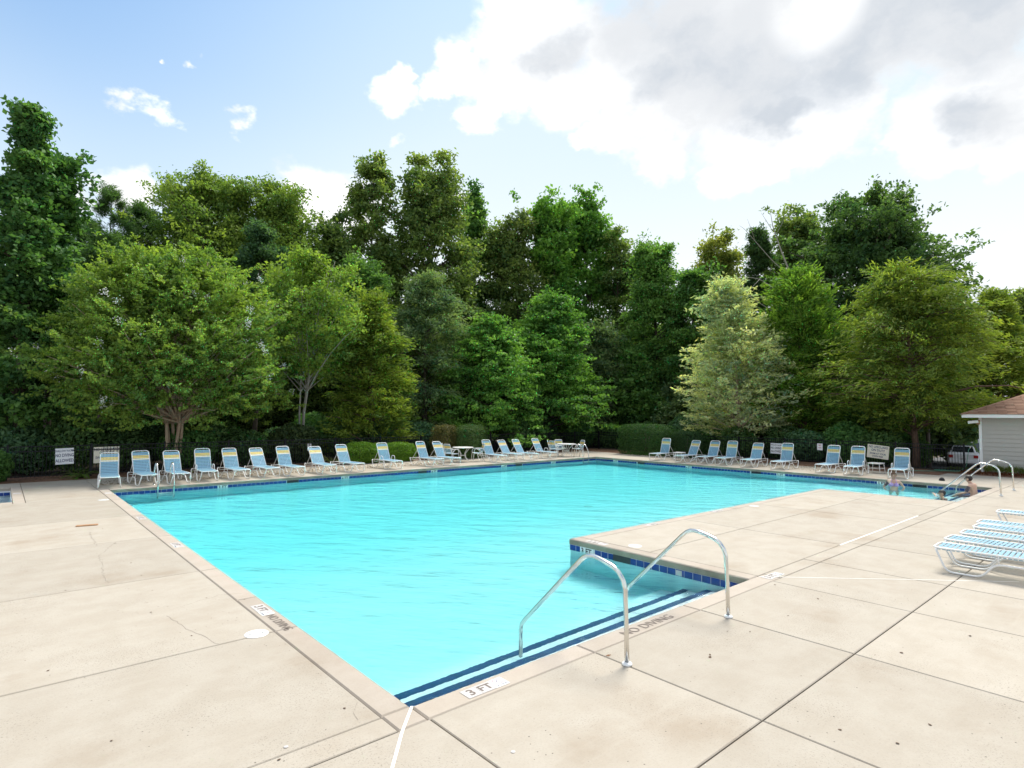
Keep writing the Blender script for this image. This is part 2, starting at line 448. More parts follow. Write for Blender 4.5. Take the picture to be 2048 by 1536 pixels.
def fillet(pts, rad, n=4):
    """polyline with rounded corners"""
    P = [np.array(p, float) for p in pts]; out = [P[0]]
    for i in range(1, len(P) - 1):
        a, b, c = P[i - 1], P[i], P[i + 1]
        la, lc = np.linalg.norm(a - b), np.linalg.norm(c - b)
        d = min(rad, la * .48, lc * .48)
        p0 = b + (a - b) / la * d; p1 = b + (c - b) / lc * d
        for k in range(n + 1):
            t = k / n; out.append((1 - t) ** 2 * p0 + 2 * t * (1 - t) * b + t * t * p1)
    out.append(P[-1]); return out
def copy_tree(o, parent=None, **props):
    c = o.copy(); COL.objects.link(c)
    if parent is not None: c.parent = parent
    for k, v in props.items(): c[k] = v
    for ch in o.children: copy_tree(ch, c)
    return c
def text_obj(txt, size, mat, parent, loc, ax, ay, name='lettering', sx=1.0, align='CENTER', bold=0.0):
    """flat lettering; ax = reading direction, ay = up direction"""
    cu = bpy.data.curves.new('txt', 'FONT'); cu.body = txt; cu.size = size; cu.align_x = align; cu.align_y = 'CENTER'; cu.extrude = .0006; cu.offset = bold; cu.resolution_u = 3
    t = bpy.data.objects.new('txt', cu); COL.objects.link(t)
    dg = bpy.context.evaluated_depsgraph_get(); dg.update()
    me = bpy.data.meshes.new_from_object(t.evaluated_get(dg))
    bpy.data.objects.remove(t); bpy.data.curves.remove(cu)
    me.name = name; me.materials.clear(); me.materials.append(mat)
    o = bpy.data.objects.new(name, me); COL.objects.link(o)
    ax = Vector(ax).normalized(); ay = Vector(ay).normalized(); az = ax.cross(ay)
    mw = Matrix(((ax.x * sx, ay.x, az.x, loc[0]), (ax.y * sx, ay.y, az.y, loc[1]), (ax.z * sx, ay.z, az.z, loc[2]), (0, 0, 0, 1)))
    if parent is not None: o.parent = parent
    o.matrix_local = mw
    return o

# ================================================================== pool geometry
X0, X1, X3, X5 = 2.66, 8.44, 20.50, 25.45
Y0, Y2, Y6 = 4.29, 7.92, 21.85
ZW = -0.19
rng = random.Random(11)

deck = empty('pool_deck', kind='structure')
deck_base = MB()
JW = .006
def slab(x0, y0, x1, y1, mat='slab', name='concrete_slab', z=0.0, j=JW, c=.007):
    mesh = MB().slab(x0 + j, y0 + j, -.10, x1 - j, y1 - j, z + rng.uniform(-.0012, .0012), c)
    o = mesh.obj(name, M[mat], deck)
    deck_base.quad((x0, y0, -.03), (x1, y0, -.03), (x1, y1, -.03), (x0, y1, -.03))
    return o
def grid(xs, ys, **kw):
    for a, b in zip(xs[:-1], xs[1:]):
        for c, d in zip(ys[:-1], ys[1:]): slab(a, c, b, d, **kw)
CP = .27
XC, YC = X0 - CP, Y0 - CP           # inner edges of the coping
# left deck
grid([-12, -8.4, -4.8, -1.2, XC], [4.28, 6.70, 9.93, 13.14, 16.2, 20.1])
grid([-12, -8.4, -4.8, -1.2, 2.67], [-7, -4.2, -1.7, 1.0, YC])
slab(-12, YC, -1.2, 4.28); slab(-1.2, YC, XC, 4.28)
slab(.62, 20.1, XC, 25.7); slab(-12, 24.5, .62, 25.7); 
# wading pool surround
KX, KY0, KY1 = .36, 20.5, 24.2
slab(KX, 20.1, .62, 24.5, 'coping', 'coping_stone'); slab(-6, KY1, KX, 24.5, 'coping', 'coping_stone'); slab(-12, 20.1, KX, KY0, 'coping', 'coping_stone'); slab(-12, KY0, -6, 24.5)
# front deck
fx = [2.67, 4.66, 6.65, 8.60, 10.30, 12.3, 14.3, 16.3, 18.3, 20.23, 22.2, 24.2, 26.2, 28.4, 30.2]
grid(fx, [-7, -4.2, -1.7, .3, 2.28]); grid(fx[:4], [2.28, YC]); grid(fx[3:], [2.28, YC])
slab(8.87, YC, 10.3, Y0); slab(10.3, YC, 12.3, Y0); grid([12.3, 14.3, 16.3, 18.3, 20.23], [YC, Y0])
# peninsula
grid([8.71, 12.0, 15.6, 18.8, X3 - CP], [Y0, 6.25, Y2 - CP])
# right deck, back deck
grid([X5 + CP, 28.9], [YC, 7.3, 10.35, 13.4, 16.45, 19.5, Y6 + CP, 25.7])
slab(28.9, YC, 30.2, 6.6)
grid([XC, 5.4, 8.45, 11.5, 14.55, 17.6, 20.65, 23.4, X5 + CP], [Y6 + CP, 25.7])
# coping stones along every pool edge, with a weathered front face
def cope(x0, y0, x1, y1):
    slab(x0, y0, x1, y1, 'coping', 'coping_stone', c=.014, j=.004)
for a, b in zip([YC, 4.3, 6.7, 8.1, 9.93, 13.14, 16.2, 19.3], [4.3, 6.7, 8.1, 9.93, 13.14, 16.2, 19.3, Y6 + CP]): cope(XC, a, X0, b)
for a, b in ((X0, 4.66), (4.66, 6.65), (6.65, 8.87)): cope(a, YC, b, Y0)
cope(X1, Y0, 8.71, 5.9); cope(X1, 5.9, 8.71, Y2)
for a, b in ((8.71, 11), (11, 14.4), (14.4, 17.6), (17.6, X3)): cope(a, Y2 - CP, b, Y2)
cope(X3 - CP, Y0, X3, Y2 - CP); 
for a, b in ((X3 - CP, 22.2), (22.2, 24.2), (24.2, X5 + CP)): cope(a, YC, b, Y0)
for i in range(6): cope(X5, Y0 + i * 2.9267, X5 + CP, Y0 + (i + 1) * 2.9267)
for i in range(8): cope(X0 + i * (X5 - X0) / 8, Y6, X0 + (i + 1) * (X5 - X0) / 8, Y6 + CP)
slab(X5, Y6, X5 + CP, Y6 + CP, 'coping', 'coping_stone')
o = deck_base.obj('joint_bed', M['joint'], deck)
# weathered concrete below the nose of the coping: the bond beam face
beam = MB()
def wallstrip(mb, z0, z1, off):
    """vertical strip following the pool outline, pushed outwards by off"""
    P = [(X0 - off, Y0 - off), (X1 + off, Y0 - off), (X1 + off, Y2 - off), (X3 - off, Y2 - off), (X3 - off, Y0 - off), (X5 + off, Y0 - off), (X5 + off, Y6 + off), (X0 - off, Y6 + off)]
    for (ax, ay), (bx, by) in zip(P, P[1:] + P[:1]): mb.quad((ax, ay, z0), (bx, by, z0), (bx, by, z1), (ax, ay, z1))
pool = empty('swimming_pool', kind='structure')
OFF = .012
# coping front faces (rough, mossy)
def coping_face(ax, ay, bx, by, n):
    """thin weathered skin, n = direction into the pool"""
    mb = MB(); t = .0035
    x0, x1 = sorted((ax, bx)); y0, y1 = sorted((ay, by))
    if n[0]: 
        xx = sorted((ax, ax + n[0] * t)); mb.box(xx[0], y0, -.10, xx[1], y1, -.016)
    else:
        yy = sorted((ay, ay + n[1] * t)); mb.box(x0, yy[0], -.10, x1, yy[1], -.016)
    mb.obj('coping_face', M['copface'], deck)
coping_face(X1, Y0, X1, Y2, (-1, 0)); coping_face(X0, Y6, X5, Y6, (0, -1)); coping_face(X5, Y0, X5, Y6, (-1, 0)); coping_face(X1, Y2, X3, Y2, (0, 1)); coping_face(X3, Y0, X3, Y2, (1, 0))
walls = MB(); wallstrip(walls, -1.9, -.10, OFF)
walls.obj('pool_wall', M['plaster'], pool)
def floor_z(x, y): 
    t = min(1, max(0, (y - 8.5) / 6)); return -1.10 - .45 * t * t * (3 - 2 * t)
fl = MB()
ys = [Y0 - .1, Y2, 8.5, 9.5, 10.5, 11.5, 12.5, 13.5, 14.5, Y6 + .1]
for a, b in zip(ys[:-1], ys[1:]):
    for (xa, xb) in (((X0 - .1, X1 + .1), (X3 - .1, X5 + .1)) if b <= Y2 else ((X0 - .1, X5 + .1),)):
        fl.quad((xa, a, floor_z(0, a)), (xb, a, floor_z(0, a)), (xb, b, floor_z(0, b)), (xa, b, floor_z(0, b)))
fl.obj('pool_floor', M['plaster'], pool)
# entry steps on the two short ends
def steps(xa, xb):
    st = MB(); st.box(xa, Y0 - OFF + .001, -1.3, xb, 4.93, -.42); st.box(xa, 4.93, -1.3, xb, 5.35, -.64); st.box(xa, 5.35, -1.3, xb, 5.75, -.86)
    st.obj('pool_steps', M['plaster'], pool)
    for yy, zz in ((4.93, -.42), (5.35, -.64)):
        mb = MB(); mb.box(xa, yy - .10, zz, xb, yy + .006, zz + .008); mb.box(xa, yy, zz - .04, xb, yy + .007, zz)
        mb.obj('step_edge_tile', M['steptile'], pool)
steps(X0 + .02, 8.34); steps(20.8, X5 - .1)
# floor main drains
for px_, py_ in ((1195, 1003), (985, 972)):
    q = np.array([0, 0, H_CAM]) + ray(px_, py_) * ((ZW - H_CAM) / ray(px_, py_)[2]); y = min(q[1] + .8, 20)
    MB().lathe([(.15, 0), (.15, .01), (.11, .02)], 20, (q[0] + .5, y, floor_z(0, y))).obj('floor_drain', M['greytile'], pool)
# water body
def water_obj(name, P, ztop, zbot, mat):
    n = len(P)
    v = [(x, y, ztop) for x, y in P] + [(x, y, zbot) for x, y in P]
    f = [tuple(range(n)), tuple(range(2 * n - 1, n - 1, -1))] + [(i, n + i, n + (i + 1) % n, (i + 1) % n) for i in range(n)]
    return mesh_obj(name, v, f, mat)
w_ = .05
wp = [(X0 - w_, Y0 - w_), (X1 + w_, Y0 - w_), (X1 + w_, Y2 - w_), (X3 - w_, Y2 - w_), (X3 - w_, Y0 - w_), (X5 + w_, Y0 - w_), (X5 + w_, Y6 + w_), (X0 - w_, Y6 + w_)]
tag(water_obj('pool_water', wp, ZW, -1.95, M['water']), kind='structure')
# wading pool
kp = empty('wading_pool', kind='structure')
kb = MB()
for (ax, ay), (bx, by) in (((KX, KY0), (KX, KY1)), ((KX, KY1), (-6, KY1)), ((-6, KY1), (-6, KY0)), ((-6, KY0), (KX, KY0))): kb.quad((ax, ay, -.5), (bx, by, -.5), (bx, by, -.09), (ax, ay, -.09))
kb.quad((-6, KY0, -.5), (KX, KY0, -.5), (KX, KY1, -.5), (-6, KY1, -.5))
kb.obj('pool_shell', M['plaster'], kp)
tag(water_obj('wading_pool_water', [(-6.02, KY0 - .02), (KX + .02, KY0 - .02), (KX + .02, KY1 + .02), (-6.02, KY1 + .02)], -.22, -.6, M['kidwater']), kind='structure')

# waterline tiles, one by one
TP, TS = .155, .148
tile_me = MB().slab(-TS / 2, -TS / 2, 0, TS / 2, TS / 2, .008, .004)
def tile_mesh(axis):
    mb = MB().slab(-TS / 2, -TS / 2, 0, TS / 2, TS / 2, .008, .004)
    if axis == 'x-': mb.v = [(-z, x, y) for x, y, z in mb.v]        # faces -X
    if axis == 'y-': mb.v = [(x, -z, y) for x, y, z in mb.v]        # faces -Y
    if axis == 'y+': mb.v = [(x, z, y) for x, y, z in mb.v]
    if axis == 'x+': mb.v = [(z, x, y) for x, y, z in mb.v]
    me = bpy.data.meshes.new('tile'); me.from_pydata(mb.v, [], mb.f); me.materials.append(M['tile']); return me
zt = -.108 - TS / 2
TM = {a: tile_mesh(a) for a in ('x-', 'y-', 'x+', 'y+')}
tiles = []
def tile_run(axis, fixed, a, b, skip, parent=pool, z=zt):
    n = int(round((b - a) / TP)); st = (b - a) / n
    for i in range(n):
        c = a + (i + .5) * st
        if any(s0 < c < s1 for s0, s1 in skip): continue
        loc = (fixed, c, z) if axis[0] == 'x' else (c, fixed, z)
        share('tile', TM[axis], parent, loc)
lab_b = [5.893, 10.385, 14.571, 18.667, 22.057]; sk_b = [8.326, 13.974, 19.618]
lab_r = [20.455, 15.95, 11.492, 7.628]; sk_r = [18.765, 12.557, 6.40]
w2 = .155
sk_s = (6.46, 6.85); lab_s = (7.33, 7.65); patch_s = (5.43, 5.545)
tile_run('x-', X1 + OFF, Y0, Y2, [sk_s, (lab_s[0], lab_s[1])])
tile_run('y-', Y6 + OFF, X0, X5, [(c - w2, c + w2) for c in lab_b] + [(c - .22, c + .22) for c in sk_b])
tile_run('x-', X5 + OFF, Y0, Y6, [(c - w2, c + w2) for c in lab_r] + [(c - .22, c + .22) for c in sk_r])
# edges that face away from the photograph: one band each
hb = MB()
def hid(axis, fixed, a, b):
    n = int(round((b - a) / TP)); st = (b - a) / n
    for i in range(n):
        c = a + (i + .5) * st; k = MB().slab(-TS / 2, -TS / 2, 0, TS / 2, TS / 2, .008, .004)
        s = 1 if axis[1] == '+' else -1
        vv = [(s * z + fixed, x + c, y + zt) for x, y, z in k.v] if axis[0] == 'x' else [(x + c, s * z + fixed, y + zt) for x, y, z in k.v]
        n0 = len(hb.v); hb.v += vv; hb.f += [tuple(n0 + q for q in f) for f in k.f]
hid('x+', X0 - OFF, Y0, Y6); hid('y+', Y0 - OFF, X0, X1); hid('y+', Y2 - OFF, X1, X3); hid('x+', X3 - OFF, Y0, Y2); hid('y+', Y0 - OFF, X3, X5)
tag(hb.obj('tile_band', M['tile'], pool), kind='stuff')
tile_run('y-', KY1, -6, KX, [], kp, zt - .02)

# depth markers on the waterline and skimmer mouths
def depth_plate(txt, axis, c):
    mb = MB(); w = .155; z0, z1 = -.262, -.106
    if axis == 'y':
        mb.box(c - w, Y6 + OFF - .011, z0, c + w, Y6 + OFF, z1); o = mb.obj('depth_marker_tile', M['whitetile'], pool)
        text_obj(txt, .15, M['black'], o, (c, Y6 + OFF - .0125, -.178), (1, 0, 0), (0, 0, 1), sx=.95, bold=.004)
    else:
        xf = X5 if axis == 'x' else X1
        mb.box(xf + OFF - .011, c - w, z0, xf + OFF, c + w, z1); o = mb.obj('depth_marker_tile', M['whitetile'], pool)
        text_obj(txt, .15, M['black'], o, (xf + OFF - .0125, c, -.178), (0, -1, 0), (0, 0, 1), sx=.95, bold=.004)
for c, t in zip(lab_b, ('3 FT', '4 FT', '4 FT', '4 FT', '4 FT')): depth_plate(t, 'y', c)
for c, t in zip(lab_r, ('4 FT', '4 FT', '3 FT', '3 FT')): depth_plate(t, 'x', c)
depth_plate('3 FT', 's', sum(lab_s) / 2)
for c in sk_b: MB().box(c - .22, Y6 + OFF - .010, -.262, c + .22, Y6 + OFF + .001, -.104).obj('skimmer_mouth', M['black'], pool)
for c in sk_r: MB().box(X5 + OFF - .010, c - .22, -.262, X5 + OFF + .001, c + .22, -.104).obj('skimmer_mouth', M['black'], pool)
MB().box(X1 + OFF - .010, sk_s[0], -.262, X1 + OFF + .001, sk_s[1], -.104).obj('skimmer_mouth', M['black'], pool)
MB().box(X1 + OFF - .012, patch_s[0], -.225, X1 + OFF - .008, patch_s[1], -.118).obj('return_cover', M['greytile'], pool)

# sealant strips, cracks and lids on the deck
def strip(pts, w, mat, name, z=.0025):
    mb = MB(); P = [np.array([*p, 0.0]) for p in pts]
    L = []; Rr = []
    for i, p in enumerate(P):
        t = P[min(i + 1, len(P) - 1)] - P[max(i - 1, 0)]; t /= np.linalg.norm(t); n = np.array([-t[1], t[0], 0])
        ww = w if not isinstance(w, (list, tuple)) else w[i]
        L.append(p + n * ww / 2); Rr.append(p - n * ww / 2)
    for i in range(len(P) - 1): mb.quad((*Rr[i][:2], z), (*Rr[i + 1][:2], z), (*L[i + 1][:2], z), (*L[i][:2], z))
    return mb.obj(name, M[mat], deck)
strip([(2.665, 4.28), (2.40, 3.99), (2.10, 3.62), (.9, 2.15)], .024, 'seal', 'sealant_strip')
strip([(11.92, 4.285), (14.4, 4.283), (16.85, 4.286)], .03, 'seal', 'sealant_strip', .004)
strip([(8.68, 4.26), (9.5, 3.45), (10.2, 2.78), (11.35, 1.65)], .016, 'seal', 'sealant_strip')
def crack(pts, w=.008):
    w *= .62
    out = []
    r_ = random.Random(int(pts[0][0] * 1000) + 5)
    for (a, b) in zip(pts[:-1], pts[1:]):
        n = max(2, int(math.dist(a, b) / .07))
        for k in range(n):
            t = k / n; j = .022
            out.append((a[0] + (b[0] - a[0]) * t + r_.uniform(-j, j), a[1] + (b[1] - a[1]) * t + r_.uniform(-j, j)))
    out.append(pts[-1])
    strip(out, [w * r_.uniform(.4, 1.2) for _ in out], 'wornink', 'hairline_crack', .0022)
def gp(px, py, z=0.0):
    d = ray(px, py); q = d * ((z - H_CAM) / d[2]); return (q[0], q[1])
crack([gp(330, 1232), gp(365, 1250), gp(390, 1268), gp(412, 1275), gp(438, 1288)])
crack([gp(178, 1064), gp(188, 1082), (gp(194, 1092))], .010); crack([gp(198, 1112), gp(204, 1130), gp(207, 1150), gp(217, 1166)], .009)
crack([gp(230, 1085), gp(212, 1100), gp(198, 1112)], .008)
crack([gp(355, 1215), gp(412, 1198), gp(440, 1190), gp(500, 1186)], .006)
crack([gp(716, 1405), gp(712, 1425), gp(716, 1440)], .005); crack([gp(1698, 995), gp(1760, 1012), gp(1845, 1033)], .012)
crack([gp(1474, 1070), gp(1530, 1070), gp(1583, 1075)], .012)
lid_me = None
def lid(px, py, r=.125, name='skimmer_lid'):
    x, y = gp(px, py)
    e = empty(name, (x, y, 0)); e.parent = deck
    MB().lathe([(r, .001), (r, .004), (r - .006, .0075), (0.004, .009)], 28).obj('lid_plate', M['whitetile'], e)
    for s in (-1, 1): MB().lathe([(.012, .0085), (.012, .0095), (.004, .0098)], 8, (s * r * .62 * .8, s * r * .62 * -.2, 0)).obj('finger_hole', M['black'], e)
    return e
lid(513, 1268); lid(1270, 1092); lid(1508, 1012); lid(207, 1000)
# small brass survey plugs
for px, py in ((572, 1494), (1026, 1504)):
    x, y = gp(px, py); MB().lathe([(.017, .001), (.017, .004), (.012, .006), (.004, .006)], 12, (x, y, 0)).obj('deck_anchor', M['greytile'], deck)
# rust stain beside the first handrail
def blotch(px, py, rx, ry, mat, seed):
    r_ = random.Random(seed); x, y = gp(px, py); n = 18
    v = [(x, y, .0021)]; v += [(x + rx * r_.uniform(.6, 1.1) * math.cos(2 * math.pi * i / n), y + ry * r_.uniform(.6, 1.1) * math.sin(2 * math.pi * i / n), .0021) for i in range(n)]
    return mesh_obj('rust_stain', v, [(0, 1 + i, 1 + (i + 1) % n) for i in range(n)], mat, deck)
M['rust'] = simple('rust', (.16, .07, .03), .9, var=.5, scale=60)
blotch(1217, 1311, .035, .02, M['rust'], 2)
# flush depth markers on the deck
def deck_marker(x, y, ax, ay, txt='3 FT', worn=False, nodive=False, no_text=False, length=.5):
    ax = np.array([*ax, 0.0]); ay = np.array([*ay, 0.0])
    e = empty('depth_marker', (0, 0, 0)); e.parent = deck
    def plate(u0, u1, mat, nm):
        a = [np.array([x, y, 0]) + ax * u + ay * v for u, v in ((u0, -.075), (u1, -.075), (u1, .075), (u0, .075))]
        mb = MB(); n = 0
        mb.v = [(*p[:2], .0012) for p in a] + [(*p[:2], .0032) for p in a]
        mb.f = [(4, 5, 6, 7), (0, 1, 5, 4), (1, 2, 6, 5), (2, 3, 7, 6), (3, 0, 4, 7)]
        return mb.obj(nm, mat, e)
    ink = M['wornink'] if worn else M['navyink']
    plate(0, .15, M['greytile'], 'marker_tile'); plate(.153, .303, M['greytile'], 'marker_tile')
    P = lambda u, v=0.0: tuple(np.array([x, y, .0042]) + ax * u + ay * v)
    a, b = txt.split(' ')
    text_obj(a, .145, M['wornink'], e, P(.075), ax, ay, bold=.003); text_obj(b, .135, M['wornink'], e, P(.228), ax, ay, bold=.003)
    plate(.306, .456, M['whitetile'], 'marker_tile')
    # crossed-out diver emblem
    ring = MB(); k = 24; c = np.array(P(.381, .018))
    for i in range(k):
        t0, t1 = 2 * math.pi * i / k, 2 * math.pi * (i + 1) / k
        q = [c + (math.cos(t) * ax + math.sin(t) * ay) * rr for t, rr in ((t0, .044), (t0, .050), (t1, .050), (t1, .044))]
        ring.quad(*[tuple(z) for z in q])
    for d in ((.7, -.7),):
        dv = d[0] * ax + d[1] * ay; nn = d[1] * ax - d[0] * ay
        ring.quad(tuple(c + dv * .045 + nn * .003), tuple(c - dv * .045 + nn * .003), tuple(c - dv * .045 - nn * .003), tuple(c + dv * .045 - nn * .003))
    ring.obj('emblem', M['redink'], e)
    fig = MB()
    for (u1, v1, u2, v2, w) in ((-.02, -.01, .012, .018, .006), (.012, .018, .02, .03, .008), (-.02, -.01, -.03, .012, .004)):
        a_ = c + ax * u1 + ay * v1 + np.array([0, 0, .0004]); b_ = c + ax * u2 + ay * v2 + np.array([0, 0, .0004]); t = b_ - a_; t /= np.linalg.norm(t); n_ = np.cross(t, [0, 0, 1])
        fig.quad(tuple(a_ + n_ * w / 2), tuple(b_ + n_ * w / 2), tuple(b_ - n_ * w / 2), tuple(a_ - n_ * w / 2))
    fig.obj('emblem', M['navyink'], e)
    text_obj('NO DIVING', .022, M['navyink'], e, P(.381, -.052), ax, ay)
    return e
mx_, my_ = gp(930, 1392); deck_marker(mx_, 4.145, (1, 0), (0, 1))
deck_marker(2.525, gp(505, 1212)[1], (0, -1), (1, 0), worn=True)
deck_marker(2.525, gp(346, 1086)[1], (0, -1), (1, 0), worn=True); deck_marker(2.525, gp(278, 1033)[1], (0, -1), (1, 0), worn=True)
deck_marker(8.66, 4.145, (1, 0), (0, 1), worn=True)
deck_marker(8.575, gp(1167, 1083)[1], (0, -1), (-1, 0), worn=True)
for px, py in ((1440, 1020), (1308, 1045)):
    deck_marker(gp(px, py)[0], Y2 - .14, (-1, 0), (0, -1), worn=True)
text_obj('NO DIVING', .17, M['wornink'], deck, (gp(1298, 1250)[0], 4.135, .003), (1, 0, 0), (0, 1, 0), sx=1.05)
text_obj('NO DIVING', .15, M['wornink'], deck, (2.525, gp(565, 1243)[1], .003), (0, -1, 0), (1, 0, 0), sx=.8)
for y in (gp(205, 988)[1],): MB().box(2.44, y - .05, .001, 2.60, y + .25, .003).obj('marker_tile', M['greytile'], deck)
MB().box(.40, gp(35, 987)[1] - .1, .001, .58, gp(35, 987)[1] + .15, .003).obj('marker_tile', M['greytile'], deck)
# brown board lying flat
bx, by = gp(174, 1051.5)
bo = MB().slab(-.19, -.06, .001, .19, .06, .022, .005).obj('wooden_board', M['board'], None, loc=(bx, by, 0)); bo.rotation_euler = (0, 0, -.2)
tag(bo, 'short weathered brown board lying on the left deck', 'board')

# ground beyond the deck, planting beds
g_ = MB()
for x0, y0, x1, y1 in ((-150, -150, 160, -7), (-150, 25.7, 160, 160), (-150, -7, -12, 25.7), (28.9, -7, 160, 25.7)):
    g_.quad((x0, y0, -.11), (x1, y0, -.11), (x1, y1, -.11), (x0, y1, -.11))
tag(g_.obj('ground', M['forest']), kind='structure')
bed = MB(); rb = random.Random(3)
def bedgrid(x0, y0, x1, y1, nx, ny):
    n0 = len(bed.v)
    for j in range(ny + 1):
        for i in range(nx + 1):
            e = (i in (0, nx)) or (j in (0, ny))
            bed.v.append((x0 + (x1 - x0) * i / nx, y0 + (y1 - y0) * j / ny, -.03 if e else -.005 + rb.uniform(-.02, .035)))
    for j in range(ny):
        for i in range(nx):
            a = n0 + j * (nx + 1) + i; bed.f.append((a, a + 1, a + nx + 2, a + nx + 1))
bedgrid(-14, 25.71, 31.6, 28.2, 120, 8); bedgrid(28.91, 6.61, 31.6, 25.7, 10, 60); bedgrid(30.21, -7, 31.95, 6.6, 8, 50)
tag(bed.obj('mulch_bed', M['mulch']), kind='structure')

# ================================================================== fences
def fence(name, A, B, label, post_step=2.4, h=1.15):
    A, B = np.array(A, float), np.array(B, float); L = np.linalg.norm(B - A); t = (B - A) / L; ang = math.atan2(t[1], t[0])
    e = empty(name, (A[0], A[1], 0), ang, label, 'fence')
    n = int(round(L / post_step))
    pm = MB().box(-.03, -.03, -.1, .03, .03, h + .06); pm.box(-.036, -.036, h + .06, .036, .036, h + .075)
    first = pm.obj('post', M['fence'], e)
    for i in range(1, n + 1): share('post', first.data, e, (i * L / n, 0, 0))
    for z in (.10, h - .17, h): MB().box(0, -.016, z - .016, L, .016, z + .016).obj('rail', M['fence'], e)
    pk = MB(); k = int(L / .105)
    for i in range(1, k): pk.box(i * L / k - .008, -.008, .06, i * L / k + .008, .008, h + .0)
    tag(pk.obj('picket', M['fence'], e), kind='stuff')
    return e
fence('metal_fence', (-14, 26.95), (31.2, 26.55), 'black metal picket fence behind the back row of chaises')
fence('metal_fence', (31.2, 26.5), (31.2, 6.2), 'black metal picket fence along the right side beside the grey cabin')

# ================================================================== signs
def sign(name, c, w, h, tilt, ax, lines, mat, label, ink='navyink'):
    """c = centre, ax = reading direction on the fence"""
    ax = np.array([*ax, 0.0]); nrm = np.cross(ax, [0, 0, 1.0])
    e = empty(name, (c[0], c[1], c[2]), 0, label, 'sign')
    ca, sa = math.cos(tilt), math.sin(tilt)
    U = ax * ca + np.array([0, 0, sa]); V = -ax * sa + np.array([0, 0, ca])
    v = []
    for d in (0, .008):
        for a, b in ((-w / 2, -h / 2), (w / 2, -h / 2), (w / 2, h / 2), (-w / 2, h / 2)): v.append(tuple(U * a + V * b + nrm * d))
    mesh_obj('sign_plate', v, [(0, 3, 2, 1), (4, 5, 6, 7), (0, 1, 5, 4), (1, 2, 6, 5), (2, 3, 7, 6), (3, 0, 4, 7)], M[mat], e)
    for txt, vy, sz, sx in lines:
        text_obj(txt, sz, M[ink], e, tuple(V * vy + nrm * .0095), U, V, sx=sx, bold=sz * .018)
    return e
yf = 26.80
sign('pool_sign', (1.86, yf, .775), .54, .58, .03, (1, 0), (('SHALLOW WATER', .19, .105, .62), ('NO DIVING', .03, .155, .66), ('ALLOWED', -.16, .155, .72)), 'signwhite', 'white shallow water no diving sign on the back fence')
sign('pool_sign', (3.12, yf, .775), .80, .60, .01, (1, 0), (('NO LIFEGUARD', .20, .15, .74), ('ON DUTY', .08, .13, .74), ('SWIM AT YOUR', -.10, .13, .74), ('OWN RISK', -.22, .12, .74)), 'signcream', 'cream lifeguard sign half hidden behind leftmost chaise')
sign('fence_notice', (10.93, yf, .80), .22, .32, 0, (1, 0), (('POOL', .08, .07, .8), ('RULES', 0, .07, .7)), 'signwhite', 'small white notice on the back fence behind a chaise')
xf = 31.05
sign('pool_sign', (xf, 14.2, .64), .60, .55, -.03, (0, -1), (('SHALLOW WATER', .18, .10, .68), ('NO DIVING', .02, .15, .72), ('ALLOWED', -.15, .15, .76)), 'signwhite', 'white shallow water no diving sign on the right fence', 'black')
sign('fence_notice', (xf, 12.0, .83), .26, .33, -.02, (0, -1), (('NO', .08, .10, .8), ('PETS', -.05, .09, .7)), 'signwhite', 'small white notice with dark print on the right fence', 'redink')
sign('pool_sign', (xf, 9.42, .72), .90, .62, -.10, (0, -1), (('NO LIFEGUARD', .21, .145, .78), ('ON DUTY', .06, .145, .85), ('SWIM AT YOUR', -.10, .11, .85), ('OWN RISK', -.22, .11, .85)), 'signcream', 'tilted cream lifeguard sign on the right fence')

# ================================================================== chaises
def strap_mesh(w, wid, mat, name='strap'):
    """vinyl band across x with its ends wrapped round the side tubes"""
    prof = [(-w / 2 - .004, -.022), (-w / 2 - .006, -.002), (-w / 2 + .012, .012), (w / 2 - .012, .012), (w / 2 + .006, -.002), (w / 2 + .004, -.022)]
    v = []; f = []
    for y in (-wid / 2, wid / 2):
        v += [(x, y, z) for x, z in prof]
    n = len(prof)
    for i in range(n - 1): f.append((i, i + 1, n + i + 1, n + i))
    m0 = len(v)
    for y in (-wid / 2, wid / 2): v += [(x * .995, y, z - .004) for x, z in prof]
    for i in range(n - 1): f.append((m0 + i, m0 + n + i, m0 + n + i + 1, m0 + i + 1))
    for i in range(n - 1): f.append((i, m0 + i, m0 + i + 1, i + 1)); f.append((n + i, n + i + 1, m0 + n + i + 1, m0 + n + i))
    me = bpy.data.meshes.new(name); me.from_pydata(v, [], f); me.materials.append(M[mat]); return me
SW = .50
ST = {c: strap_mesh(SW, .044, c) for c in ('blue', 'yellow', 'cream')}
BACKP = ['blue', 'blue', 'yellow', 'yellow', 'cream', 'blue', 'blue', 'blue', 'blue', 'blue', 'blue', 'blue', 'blue']
TR = .0155
